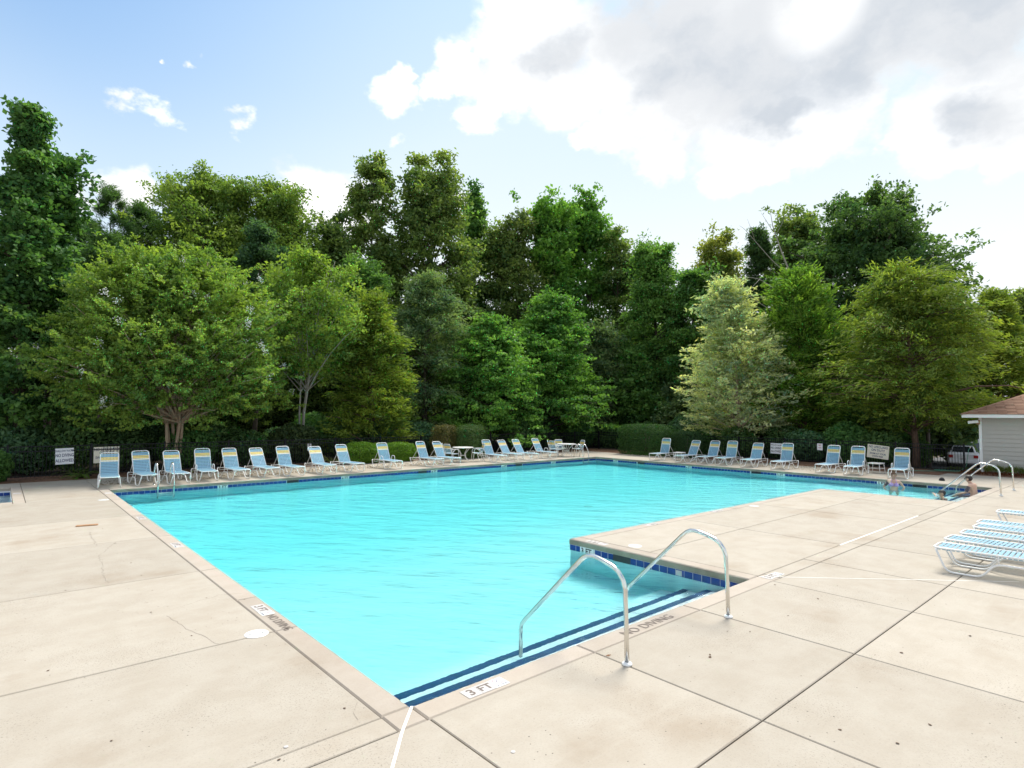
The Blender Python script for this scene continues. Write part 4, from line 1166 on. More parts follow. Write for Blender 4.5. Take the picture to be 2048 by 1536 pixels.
# local: rear at x=0, front towards +x
def loft(mb, secs):
    """secs: list of (x, [(y,z)...]) outlines of equal count"""
    n0 = len(mb.v); m = len(secs[0][1])
    for x, prof in secs: mb.v += [(x, y, z) for y, z in prof]
    for i in range(len(secs) - 1):
        for k in range(m): mb.f.append((n0 + i * m + k, n0 + i * m + (k + 1) % m, n0 + (i + 1) * m + (k + 1) % m, n0 + (i + 1) * m + k))
    mb.f.append(tuple(n0 + k for k in range(m))[::-1]); mb.f.append(tuple(n0 + (len(secs) - 1) * m + k for k in range(m)))
def sec(w, z0, z1, b=.06): return [(-w + b, z0), (w - b, z0), (w, z0 + b), (w, z1 - b), (w - b, z1), (-w + b, z1), (-w, z1 - b), (-w, z0 + b)]
cb = MB(); loft(cb, [(0, sec(.80, .38, .92)), (.12, sec(.89, .28, 1.02)), (1.2, sec(.92, .22, 1.0)), (3.2, sec(.92, .22, .98)), (4.3, sec(.88, .24, .80)), (4.6, sec(.78, .32, .68))]); cb.obj('body', M['carwhite'], car, False)
gh = MB(); loft(gh, [(.55, sec(.74, .97, 1.03, .02)), (1.25, sec(.64, .97, 1.46, .10)), (2.5, sec(.64, .97, 1.47, .10)), (3.3, sec(.74, .96, 1.02, .02))]); gh.obj('roof', M['carwhite'], car)
mesh_obj('rear_window', [(.57, -.62, 1.05), (.57, .62, 1.05), (1.17, .54, 1.42), (1.17, -.54, 1.42)], [(0, 1, 2, 3)], M['glass'], car).location = (-.012, 0, .012)
for s in (-1, 1):
    mesh_obj('side_window', [(1.3, s * .745, 1.06), (3.0, s * .75, 1.04), (2.5, s * .66, 1.39), (1.35, s * .66, 1.40)], [(0, 1, 2, 3)], M['glass'], car)
    MB().slab(-.02, s * .70 - .13, .68, .05, s * .70 + .13, .88, .01).obj('tail_light', M['red'], car)
    for wx in (.85, 3.65):
        wl = MB().tube([(0, -.10, 0), (0, .10, 0)], .32, 18).obj('wheel', M['tyre'], car); wl.location = (wx, s * .84, .32)
        MB().tube([(0, s * .09, 0), (0, s * .106, 0)], .20, 14).obj('rim', M['steel'], wl)
MB().box(-.03, -.16, .56, .0, .16, .66).obj('number_plate', M['greytile'], car); MB().slab(-.07, -.82, .34, .1, .82, .52, .02).obj('bumper', M['carwhite'], car)
hp2 = at(1935, 868, 62)
ho = empty('far_house', (hp2[0] + 4, hp2[1] - 2, -1.2), .3, 'blue grey house far beyond the fence behind the parked car', 'building')
MB().box(-6, -5, 0, 6, 5, 3.0).obj('wall', M['roofgrey'], ho)
mesh_obj('roof', [(-6.5, -5.5, 3), (6.5, -5.5, 3), (6.5, 5.5, 3), (-6.5, 5.5, 3), (-6.5, 0, 5.4), (6.5, 0, 5.4)], [(0, 1, 5, 4), (2, 3, 4, 5), (0, 4, 3), (1, 2, 5), (3, 2, 1, 0)], M['roofgrey'], ho)
for y in (-3, 0, 3):
    wf = MB().box(-6.06, y - .5, .9, -5.99, y + .5, 2.2).obj('window', M['trim'], ho); MB().box(-6.08, y - .42, .98, -6.055, y + .42, 2.12).obj('pane', M['glass'], wf)
# terrain falls away beyond the right fence
gob = bpy.data.objects['ground']; gm_ = bpy.data.meshes.new('ground')
xs_ = [-300, -12, 28.9, 34, 39, 420]; ys_ = [-300, -7, 25.7, 420]
gv = []; gf = []
for y in ys_:
    for x in xs_: gv.append((x, y, ground_z(x, y)))
for j in range(3):
    for i in range(5):
        if j == 1 and i == 1: continue
        a = j * 6 + i; gf.append((a, a + 1, a + 7, a + 6))
gm_.from_pydata(gv, [], gf); gm_.materials.append(M['forest']); gob.data = gm_

# ================================================================== foliage
def leaf_mesh(name, pos, axis, nrm, length, width, tone, mat=None, fold=.25):
    """pos, axis, nrm: (n,3); one folded leaf = two triangles"""
    n = len(pos)
    axis = axis / (np.linalg.norm(axis, axis=1, keepdims=True) + 1e-9)
    w = np.cross(axis, nrm); w /= (np.linalg.norm(w, axis=1, keepdims=True) + 1e-9)
    u = np.cross(w, axis)
    L = length[:, None]; Wd = width[:, None]
    v = np.empty((n, 4, 3), np.float32)
    v[:, 0] = pos - axis * L * .5
    v[:, 1] = pos + w * Wd * .5 + u * Wd * fold
    v[:, 2] = pos + axis * L * .5
    v[:, 3] = pos - w * Wd * .5 + u * Wd * fold
    me = bpy.data.meshes.new(name)
    me.vertices.add(4 * n); me.vertices.foreach_set('co', v.reshape(-1))
    tri = np.empty((n, 2, 3), np.int32); b = np.arange(n, dtype=np.int32) * 4
    tri[:, 0, 0] = b; tri[:, 0, 1] = b + 1; tri[:, 0, 2] = b + 2; tri[:, 1, 0] = b; tri[:, 1, 1] = b + 2; tri[:, 1, 2] = b + 3
    me.loops.add(6 * n); me.loops.foreach_set('vertex_index', tri.reshape(-1))
    me.polygons.add(2 * n); me.polygons.foreach_set('loop_start', np.arange(2 * n, dtype=np.int32) * 3)
    at_ = me.attributes.new('tone', 'FLOAT', 'POINT'); at_.data.foreach_set('value', np.repeat(np.clip(tone, 0, 1), 4).astype(np.float32))
    me.update(calc_edges=True)
    me.materials.append(mat or M['leaf'])
    return me
def leafobj(name, me, color, parent):
    o = bpy.data.objects.new(name, me); COL.objects.link(o); o.color = (*color, 1)
    if parent is not None: o.parent = parent
    return o
def prof_fn(pts):
    xs = [p[0] for p in pts]; ys = [p[1] for p in pts]
    return lambda t: np.interp(t, xs, ys)
TIER = [(0, .85), (.12, 1.0), (.35, .88), (.6, .66), (.8, .44), (.92, .26), (1, .08)]
DOME = [(0, .80), (.12, .98), (.35, 1.0), (.6, .86), (.8, .62), (.93, .36), (1, .10)]
CONE = [(0, .75), (.1, 1.0), (.3, .88), (.55, .62), (.8, .33), (1, .04)]
OVAL = [(0, .35), (.2, .82), (.45, 1.0), (.7, .86), (.88, .52), (1, .10)]
SPIRE = [(0, .7), (.2, 1.0), (.5, .72), (.75, .40), (.9, .2), (1, .04)]
FLAME = [(0, .5), (.25, .9), (.5, 1.0), (.75, .75), (.9, .5), (1, .22)]

def make_tree(name, label, base, H, Rc, zc, prof, color, bark='bark', seed=0, nprim=60, nspray=9, nleaf=32, ls=.17, lw=.09, rise=.45, arch=.15, sig=.20, flat=.6,
              trunk_r=.14, upbias=.9, align=.25, group='trees behind the fence', cat='tree', lump=.25, forks=1, inner=.3, wob=.12, sprlen=.5, ratio=1.0, top_lean=(0, 0), spires=0, limb=None, zmin=.25, fork_sp=.34, fork_pow=1.2, fork_r=.62):
    """tree > trunk, branches, crown; crown leaves hang on sprays along real limbs"""
    g = np.random.default_rng(seed + 100)
    x, y = base[:2]; zb = ground_z(x, y) - .05
    e = empty(name, (x, y, zb), 0, label, cat, group)
    P = prof_fn(prof); sig *= .72; nspray = int(nspray * 1.35)
    # trunk(s)
    tb = MB(); stems = []
    for k in range(forks):
        az = 2 * math.pi * k / max(1, forks) + g.uniform(0, 1)
        sp = 0 if forks == 1 else Rc * fork_sp
        pts = []
        for i in range(9):
            t = i / 8
            q = np.array([top_lean[0] * t * t + sp * t ** fork_pow * math.cos(az), top_lean[1] * t * t + sp * t ** fork_pow * math.sin(az), t * H * .96])
            q[:2] += g.normal(0, wob, 2) * (t * (1 - t) * 2.2)
            if forks > 1: q[:2] += np.array([math.cos(az), math.sin(az)]) * trunk_r * .8
            pts.append(q)
        rads = [trunk_r * (1.25 if i == 0 else 1) * (1 - .93 * (i / 8) ** .9) * (1 if forks == 1 else fork_r) + .008 for i in range(9)]
        tb.tube(pts, trunk_r, 8, True, rads); stems.append(np.array(pts))
    tb.obj('trunk', M[bark], e, True)
    # branches
    br = MB()
    B0 = []; B1 = []; B2 = []; bt_ = []
    ph = g.uniform(0, 6.28, 4)
    nsp = spires; nprim += nsp
    for i in range(nprim):
        t = (i + .5) / nprim; t = t ** .85
        t = min(1, max(0, t + g.normal(0, .03)))
        az = i * 2.399963 + g.normal(0, .35)
        lf = 1 + lump * (g.normal(0, .5) + .85 * math.sin(2 * az + ph[0]) * math.cos(8 * t + ph[1]) + .6 * math.sin(3 * az + ph[2] + 13 * t)) - .05
        rr = max(.25, Rc * P(t) * np.clip(lf, .5, 1.34))
        zt = min(H, zc + t * (H - zc) + g.normal(0, .045) * (H - zc))
        st = stems[i % forks]
        zs = np.clip(zt - rr * rise, zc * .75, H * .93)
        k = zs / (H * .96) * 8; k0 = int(np.clip(k, 0, 7)); c = st[k0] + (st[k0 + 1] - st[k0]) * (k - k0)
        axis_xy = st[int(np.clip(zt / H * 8, 0, 8))][:2] * (1 if forks == 1 else .35)
        tip = np.array([axis_xy[0] + rr * math.cos(az), axis_xy[1] + rr * math.sin(az) * ratio, zt])
        mid = (c + tip) / 2 + np.array([0, 0, arch * np.linalg.norm(tip - c)]) + g.normal(0, .06, 3) * rr
        if i >= nprim - nsp:                                     # upright leaders that break the outline
            zt = H * g.uniform(.84, .985); r2 = Rc * g.uniform(.12, .62) * P(.72) * 1.15
            tip = np.array([top_lean[0] + r2 * math.cos(az), top_lean[1] + r2 * math.sin(az), zt]); zs = H * g.uniform(.55, .72)
            k = zs / (H * .96) * 8; k0 = int(np.clip(k, 0, 7)); c = st[k0] + (st[k0 + 1] - st[k0]) * (k - k0); rr = r2
            mid = np.array([c[0] * .3 + tip[0] * .7, c[1] * .3 + tip[1] * .7, (zs + zt) / 2])
        B0.append(c); B1.append(mid); B2.append(tip); bt_.append(t)
        rb_ = max(.012, trunk_r * .38 * (rr / max(Rc, .1)) * (1 - .5 * t))
        br.tube([c * (1 - s) ** 2 + mid * 2 * s * (1 - s) + tip * s * s for s in (0, .25, .5, .75, .97)], rb_, 5, False, [rb_, rb_ * .8, rb_ * .6, rb_ * .4, .006])
    br.obj('branches', M[limb or bark], e, True)
    B0, B1, B2 = np.array(B0), np.array(B1), np.array(B2)
    # sprays
    ns = nprim * nspray
    bi = np.repeat(np.arange(nprim), nspray)
    s = inner + (1 - inner) * g.random(ns) ** .62
    c = B0[bi] * ((1 - s) ** 2)[:, None] + B1[bi] * (2 * s * (1 - s))[:, None] + B2[bi] * (s * s)[:, None]
    tan = (B1[bi] - B0[bi]) * (2 * (1 - s))[:, None] + (B2[bi] - B1[bi]) * (2 * s)[:, None]
    Lb = np.linalg.norm(B2 - B0, axis=1)[bi]
    tan /= (np.linalg.norm(tan, axis=1, keepdims=True) + 1e-9)
    side = np.cross(tan, [0, 0, 1.0]); side /= (np.linalg.norm(side, axis=1, keepdims=True) + 1e-9)
    off = g.normal(0, 1, ns) * .20 * Lb * (.45 + .55 * (1 - np.abs(s - .62)))
    c = c + side * off[:, None] + np.array([0, 0, 1.0]) * (g.normal(0, .09, ns) * Lb)[:, None] + g.normal(0, .06, (ns, 3)) * Rc
    sax = tan + side * np.sign(off)[:, None] * .7 + g.normal(0, .3, (ns, 3)); sax /= np.linalg.norm(sax, axis=1, keepdims=True)
    btone = g.normal(0, .15, nprim)[bi]; stone = g.normal(0, .16, ns)
    n = ns * nleaf
    si = np.repeat(np.arange(ns), nleaf)
    u = g.uniform(-.5, .5, n)
    pos = c[si] + sax[si] * (u * sprlen * (.6 + .8 * g.random(ns))[si])[:, None] + g.normal(0, 1, (n, 3)) * np.array([sig, sig, sig * flat])
    keep = pos[:, 2] > zmin
    ax = sax[si] * align * 2 + g.normal(0, 1, (n, 3)) * (1 - align) + np.array([0, 0, -.15])
    nr = g.normal(0, .6, (n, 3)) + np.array([0, 0, upbias])
    sz = g.uniform(.7, 1.3, n)
    tone = .45 + btone[si] + stone[si] + g.normal(0, .14, n)
    me = leaf_mesh('crown', pos[keep], ax[keep], nr[keep], (ls * sz)[keep], (lw * sz)[keep], tone[keep])
    leafobj('crown', me, color, e)
    return e, (B0, B1, B2)
def on_back(px, y):
    r_ = ray(px, 826); return (r_[0] * y / r_[1], y)
def bush(name, label, c, size, color, seed, n=6000, ls=.09, lw=.05, boxy=0.0, group='clipped shrubs', cat='shrub', rz=0.0, thick=.22):
    """rounded or clipped mass of leaves round a stem"""
    g = np.random.default_rng(seed + 900)
    x, y = c; zb = -.03 if x < 33 else ground_z(x, y)
    e = empty(name, (x, y, zb), rz, label, cat, group)
    MB().tube([(0, 0, 0), (.02, .03, size[2] * .4), (0, 0, size[2] * .7)], .04, 6).tube([(.1, .05, 0), (size[0] * .3, .1, size[2] * .6)], .025, 5).tube([(-.1, -.05, 0), (-size[0] * .3, -.1, size[2] * .6)], .025, 5).obj('stem', M['bark'], e, True)
    d = g.normal(0, 1, (n, 3)); d /= np.linalg.norm(d, axis=1, keepdims=True)
    if boxy:
        k = 1 / (np.sum(np.abs(d) ** (2 + boxy * 6), axis=1) ** (1 / (2 + boxy * 6)))
        d = d * k[:, None]
    lum = 1 + .05 * np.sin(d[:, 0] * 7 + seed) * np.sin(d[:, 1] * 6 + 1) + .04 * np.sin(d[:, 2] * 9 + seed)
    rr = lum * (1 - thick * g.random(n) ** 1.6)
    pos = d * rr[:, None] * np.array(size) * np.array([.5, .5, .5]) + np.array([0, 0, size[2] * .5])
    pos += g.normal(0, .02, (n, 3))
    keep = pos[:, 2] > 0.0
    nr = d + g.normal(0, .55, (n, 3)) + np.array([0, 0, .3])
    ax = g.normal(0, 1, (n, 3)) + np.array([0, 0, .4])
    sz = g.uniform(.7, 1.3, n)
    me = leaf_mesh('leaves', pos[keep], ax[keep], nr[keep], (ls * sz)[keep], (lw * sz)[keep], (.45 + g.normal(0, .2, n))[keep])
    leafobj('leaves', me, color, e)
    return e
def tr(px_c, top, bot, hw, d):
    """crown box in the photograph at depth d -> base position, height, radius, crown base height"""
    p = at(px_c, 826, d); zt = at(px_c, top, d)[2]; zb_ = at(px_c, bot, d)[2]; g0 = ground_z(p[0], p[1]) - .05
    return (p[0], p[1]), zt - g0, hw / F_PX * d, max(.4, zb_ - g0)
G = dict(
 crape=(0.205, 0.313, 0.080), gum=(0.095, 0.205, 0.076), olive=(0.199, 0.294, 0.080), olive2=(0.175, 0.252, 0.090), mid=(0.138, 0.270, 0.086), bright=(0.147, 0.304, 0.076), birch=(0.223, 0.332, 0.080), cedar=(0.214, 0.294, 0.059),
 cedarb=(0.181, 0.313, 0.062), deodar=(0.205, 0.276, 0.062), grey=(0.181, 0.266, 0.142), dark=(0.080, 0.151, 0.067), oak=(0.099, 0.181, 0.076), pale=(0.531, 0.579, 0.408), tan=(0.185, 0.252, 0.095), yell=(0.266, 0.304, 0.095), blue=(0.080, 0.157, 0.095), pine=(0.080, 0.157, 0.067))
# --- front line, left to right
b, H, Rr, zc = tr(345, 515, 812, 205, 25.0)
cb_ = at(350, 826, 25.0)
ct, bb = make_tree('crape_myrtle', 'broad domed crape myrtle with tan trunks and white blossom in the back left', (cb_[0], cb_[1]), H, Rr, zc, DOME, G['crape'], 'barktan', 1, nprim=230, nspray=13, nleaf=32, ls=.15, lw=.085, rise=.8, arch=.10, sig=.105, flat=.55, trunk_r=.20, forks=6, fork_sp=.42, fork_pow=1.55, fork_r=.34, limb='barktan', zmin=1.85, lump=.15, inner=.50, sprlen=.75, align=.35, group=None)
# blossom panicles at the branch tips
gB = np.random.default_rng(5); tips = bb[2]; sel = gB.choice(len(tips), 70, replace=False)
pp = []; 
for i in sel:
    c0 = tips[i] * np.array([1.05, 1.05, 1.02]) + gB.normal(0, .12, 3) + np.array([0, 0, .10]); pp.append(c0 + gB.normal(0, 1, (int(gB.integers(12, 44)), 3)) * np.array([.07, .07, .10]))
pp = np.concatenate(pp); k = len(pp)
me = leaf_mesh('blossom', pp, gB.normal(0, 1, (k, 3)), gB.normal(0, 1, (k, 3)), np.full(k, .05), np.full(k, .045), np.full(k, .5), M['blossom'])
leafobj('blossom', me, (1, 1, 1), ct)
def fence_depth(px):
    r_ = ray(px, 826); return min(26.9 / max(r_[1], .01), 31.2 / max(r_[0], .01))
def T(name, label, px, top, bot, hw, d, prof, col, seed, base_px=None, **kw):
    d0 = d; d = fence_depth(px) + 1.2 + max(0, d - 25.5); kk = (d / d0) ** .85; hw *= .94
    for q_, dv in (('ls', .17), ('lw', .09), ('sig', .20), ('sprlen', .5)): kw[q_] = kw.get(q_, dv) * kk
    b, H, Rr, zc = tr(px, top, bot, hw, d)
    if base_px is not None:
        q = at(base_px, 826, d); lean = ((b[0] - q[0]), (b[1] - q[1])); b = (q[0], q[1]); kw['top_lean'] = lean
    return make_tree(name, label, b, H, Rr, zc, prof, G[col], seed=seed, **kw)
T('sweetgum_tree', 'tall dark sweetgum with a pointed top at the left edge', 34, 212, 840, 86, 27, SPIRE, 'gum', 2, nprim=110, nspray=11, nleaf=21, ls=.24, lw=.17, rise=.5, sig=.26, trunk_r=.22, lump=.5, group='tall trees at the left', spires=0)
T('sweetgum_tree', 'second dark sweetgum crown stepping down right of the tallest left tree', 98, 285, 720, 42, 28.5, SPIRE, 'gum', 3, nprim=60, nspray=10, nleaf=24, ls=.24, lw=.17, rise=.5, sig=.24, lump=.3, group='tall trees at the left', spires=7)
T('pine_tree', 'thin young pine poking above the crape myrtle against the sky', 207, 362, 560, 48, 36, [(0, .9), (.3, 1), (.6, .75), (.8, .45), (1, .05)], 'pine', 4, nprim=26, nspray=6, nleaf=46, ls=.34, lw=.035, rise=.9, arch=-.12, sig=.13, flat=1.2, upbias=.1, inner=.6, trunk_r=.11, align=.55, sprlen=.45, group='pines')
T('pine_tree', 'dark bushy pine left of the thin young pine', 150, 440, 640, 62, 34, OVAL, 'dark', 5, nprim=60, nspray=8, nleaf=34, ls=.26, lw=.05, sig=.2, align=.5, group='pines')
T('pine_tree', 'dark green pine right of the thin young pine', 270, 400, 640, 62, 38, OVAL, 'pine', 6, nprim=60, nspray=9, nleaf=34, ls=.26, lw=.06, sig=.22, align=.5, group='pines')
T('elm_tree', 'large olive green elm rising behind the crape myrtle', 405, 335, 650, 108, 36, [(0, .6), (.2, .95), (.5, 1.0), (.75, .82), (.9, .55), (1, .2)], 'olive', 7, nprim=120, nspray=12, nleaf=26, ls=.22, lw=.11, sig=.28, rise=.75, lump=.3, trunk_r=.25, group='tall trees behind the back fence', spires=9)
T('elm_tree', 'olive elm with darker tufts left of the pale slender birch', 545, 365, 660, 88, 36, FLAME, 'olive', 8, nprim=95, nspray=12, nleaf=26, ls=.22, lw=.11, sig=.28, rise=.75, lump=.28, trunk_r=.22, group='tall trees behind the back fence', spires=9)
T('holly_tree', 'dark blue green holly between the crape myrtle and the birch', 512, 440, 720, 56, 30, OVAL, 'blue', 9, nprim=60, nspray=10, nleaf=28, ls=.16, lw=.09, sig=.2, group=None)
T('birch_tree', 'slender light green birch with pale stems right of the crape myrtle', 640, 508, 735, 92, 26, [(0, .55), (.3, .95), (.6, 1), (.85, .7), (1, .2)], 'birch', 10, base_px=603, bark='barkpale', nprim=60, nspray=10, nleaf=24, ls=.16, lw=.10, rise=1.3, arch=.05, sig=.19, trunk_r=.10, lump=.3, inner=.55, group=None, forks=3, fork_sp=.42, fork_pow=1.8, fork_r=.55)
T('cedar_tree', 'olive green cedar right of the birch with low hanging sprays', 742, 590, 885, 88, 26.5, TIER, 'cedar', 11, bark='barkred', nprim=120, nspray=10, nleaf=26, ls=.20, lw=.055, rise=.35, arch=.1, sig=.14, align=.6, lump=.25, sprlen=.6, trunk_r=.13, group='cedars')
T('oak_tree', 'open crowned olive oak with a narrow top left of centre', 738, 302, 700, 62, 38, [(0, .9), (.3, 1), (.6, .72), (.8, .60), (.95, .40), (1, .3)], 'olive2', 12, nprim=62, nspray=9, nleaf=24, ls=.25, lw=.15, sig=.30, rise=.8, lump=.4, inner=.5, trunk_r=.2, group='tall trees behind the back fence', spires=0)
T('oak_tree', 'tallest oak left of centre with a broad ragged crown', 858, 308, 760, 92, 38, FLAME, 'olive2', 13, nprim=105, nspray=10, nleaf=26, ls=.25, lw=.15, sig=.30, rise=.8, lump=.36, inner=.45, trunk_r=.26, group='tall trees behind the back fence', spires=9)
T('oak_tree', 'shorter olive oak between the birch top and the narrow oak', 660, 405, 700, 52, 37, OVAL, 'olive2', 14, nprim=55, nspray=9, nleaf=24, ls=.24, lw=.14, sig=.28, rise=.7, lump=.35, group='tall trees behind the back fence', spires=9)
T('poplar_tree', 'narrow green poplar tip showing right of the tallest oak', 946, 362, 720, 42, 42, SPIRE, 'mid', 15, nprim=55, nspray=9, nleaf=24, ls=.27, lw=.18, sig=.3, rise=.9, lump=.3, group='tall trees behind the back fence', spires=4)
T('willow_oak', 'drooping grey green willow oak in front of the tall oaks', 850, 552, 870, 116, 30, [(0, .75), (.2, 1), (.5, .85), (.8, .5), (1, .1)], 'grey', 16, nprim=110, nspray=11, nleaf=26, ls=.20, lw=.06, rise=.2, arch=.22, sig=.19, align=.5, sprlen=.7, group=None)
T('dogwood_tree', 'mid green layered dogwood left of the centre trunks', 980, 640, 862, 112, 27.0, TIER, 'bright', 17, nprim=110, nspray=11, nleaf=26, ls=.16, lw=.095, rise=.12, arch=.10, sig=.17, flat=.32, lump=.32, trunk_r=.10, sprlen=.6, group='layered green trees at the centre')
T('dogwood_tree', 'taller layered dogwood at the centre of the tree line', 1108, 598, 856, 140, 29, TIER, 'bright', 18, base_px=1072, nprim=130, nspray=11, nleaf=26, ls=.17, lw=.10, rise=.12, arch=.10, sig=.19, flat=.32, lump=.32, trunk_r=.12, sprlen=.65, group='layered green trees at the centre')
T('ash_tree', 'thin tan olive ash with sky gaps right of centre', 1035, 425, 720, 62, 39, FLAME, 'tan', 19, nprim=55, nspray=8, nleaf=22, ls=.24, lw=.13, sig=.30, rise=.9, lump=.4, inner=.5, trunk_r=.15, group='tall trees behind the back fence', spires=2)
T('sweetgum_tree', 'bright green sweetgum with several spires right of centre', 1105, 378, 700, 48, 38, [(0, .9), (.3, 1), (.6, .95), (.85, .8), (1, .35)], 'bright', 20, nprim=60, nspray=9, nleaf=26, ls=.26, lw=.18, sig=.26, rise=1.3, lump=.35, trunk_r=.18, group='tall trees behind the back fence', spires=7)
T('sweetgum_tree', 'bright green sweetgum spire with outspread tips right of centre', 1172, 366, 700, 50, 39, [(0, .8), (.3, 1), (.6, .95), (.85, .85), (1, .4)], 'bright', 21, nprim=60, nspray=9, nleaf=26, ls=.26, lw=.18, sig=.26, rise=1.3, lump=.38, trunk_r=.18, group='tall trees behind the back fence', spires=7)
T('ash_tree', 'sparse brownish ash left of the dense rounded tree', 1235, 432, 830, 40, 38, FLAME, 'olive2', 22, nprim=46, nspray=7, nleaf=22, ls=.22, lw=.12, sig=.28, rise=.9, lump=.4, inner=.55, trunk_r=.14, group='tall trees behind the back fence', spires=6)
T('oak_tree', 'dark grey green oak low behind the second patio table', 1190, 640, 870, 62, 31, OVAL, 'grey', 23, nprim=70, nspray=10, nleaf=26, ls=.19, lw=.09, sig=.22, group='mid height trees behind the fence', spires=9)
T('magnolia_tree', 'dense rounded blue green tree above the right hedge', 1310, 478, 860, 68, 34, FLAME, 'mid', 24, nprim=110, nspray=12, nleaf=28, ls=.20, lw=.11, sig=.24, lump=.22, trunk_r=.2, group='mid height trees behind the fence', spires=5)
b, H, Rr, zc = tr(1452, 575, 842, 122, 26.0)
T('yellowing_elm', 'pale yellow and silver leaved elm standing behind the right row', 1452, 572, 848, 130, 26.0, [(0, .70), (.08, 1.0), (.25, .85), (.5, .62), (.75, .45), (.92, .25), (1, .06)], 'pale', 25, base_px=1478, bark='barktan', nprim=130, nspray=11, nleaf=24, ls=.17, lw=.065, rise=.40, arch=.06, sig=.11, align=.55, lump=.40, flat=.45, sprlen=.9, trunk_r=.12, upbias=.6, group=None)
T('cedar_tree', 'bright green upright cedar right of the pale yellow elm', 1598, 540, 840, 84, 28.5, [(0, .7), (.15, 1), (.5, .95), (.8, .72), (.95, .4), (1, .15)], 'cedarb', 26, base_px=1612, bark='barkred', nprim=150, nspray=11, nleaf=26, ls=.22, lw=.06, rise=.9, arch=.06, sig=.15, align=.65, lump=.22, sprlen=.7, trunk_r=.14, group='cedars')
T('deodar_tree', 'broad drooping olive yellow deodar left of the cabin', 1812, 535, 850, 152, 27, [(0, .8), (.15, 1), (.45, .92), (.68, .74), (.85, .5), (.95, .28), (1, .12)], 'deodar', 27, base_px=1828, bark='barkred', nprim=140, nspray=11, nleaf=23, ls=.23, lw=.06, rise=.15, arch=.20, sig=.17, align=.6, lump=.55, spires=7, sprlen=.95, trunk_r=.17, group='cedars')
T('oak_tree', 'large dark rounded oak topping the trees on the right', 1740, 392, 720, 142, 37, [(0, .5), (.25, .9), (.5, 1), (.75, .85), (.92, .5), (1, .2)], 'oak', 28, nprim=125, nspray=11, nleaf=28, ls=.26, lw=.15, sig=.30, rise=.7, lump=.3, inner=.5, trunk_r=.3, group='tall trees on the right', spires=9)
T('oak_tree', 'dark oak shoulder sloping down behind the deodar', 1855, 520, 760, 72, 38, OVAL, 'oak', 29, nprim=60, nspray=10, nleaf=26, ls=.25, lw=.14, sig=.28, group='tall trees on the right', spires=9)
T('ash_tree', 'yellowing ash above the dense rounded tree', 1440, 455, 700, 52, 38, OVAL, 'yell', 30, nprim=50, nspray=9, nleaf=24, ls=.22, lw=.12, sig=.27, lump=.3, group='tall trees on the right', spires=6)
T('cedar_tree', 'dark pointed cedar behind the pale yellow elm', 1522, 450, 760, 52, 34, CONE, 'dark', 31, nprim=80, nspray=10, nleaf=26, ls=.22, lw=.07, sig=.18, align=.5, group='cedars')
T('oak_tree', 'mid green oak with yellow patches left of the large dark oak', 1600, 398, 720, 62, 39, FLAME, 'olive2', 32, nprim=70, nspray=10, nleaf=24, ls=.25, lw=.14, sig=.28, lump=.35, group='tall trees on the right', spires=9)
T('cedar_tree', 'dark olive cedar rising above the cabin roof', 2000, 585, 830, 88, 33, CONE, 'cedar', 33, bark='barkred', nprim=120, nspray=10, nleaf=26, ls=.22, lw=.07, rise=.4, sig=.18, align=.5, group='cedars')
T('oak_tree', 'far brownish oak crown at the right edge above the cedar', 2040, 570, 700, 50, 50, OVAL, 'tan', 34, nprim=50, nspray=9, nleaf=24, ls=.26, lw=.15, sig=.3, group='tall trees on the right', spires=9)
T('oak_tree', 'mid height oak filling the dip left of the pale yellow elm', 1388, 515, 820, 52, 33, OVAL, 'mid', 51, nprim=60, nspray=10, nleaf=26, ls=.22, lw=.12, sig=.26, spires=5, group='mid height trees behind the fence')
T('oak_tree', 'olive oak filling the dip between the poplar tip and the twin spires', 1005, 455, 760, 58, 40, FLAME, 'olive2', 52, nprim=65, nspray=9, nleaf=24, ls=.24, lw=.14, sig=.28, spires=6, group='tall trees behind the back fence')
T('oak_tree', 'mid green oak low between the twin spires and the dense rounded tree', 1262, 500, 830, 50, 40, OVAL, 'mid', 53, nprim=60, nspray=9, nleaf=24, ls=.24, lw=.14, sig=.28, spires=5, group='tall trees behind the back fence')
T('elm_tree', 'green elm crown showing between the birch and the willow oak', 720, 520, 840, 80, 33, OVAL, 'mid', 54, nprim=80, nspray=10, nleaf=26, ls=.20, lw=.11, sig=.25, spires=5, group='mid height trees behind the fence')
T('pine_tree', 'green pine mass between the left sweetgum and the crape myrtle', 205, 470, 760, 90, 32, OVAL, 'pine', 55, nprim=80, nspray=9, nleaf=32, ls=.24, lw=.06, sig=.22, align=.5, group='pines')
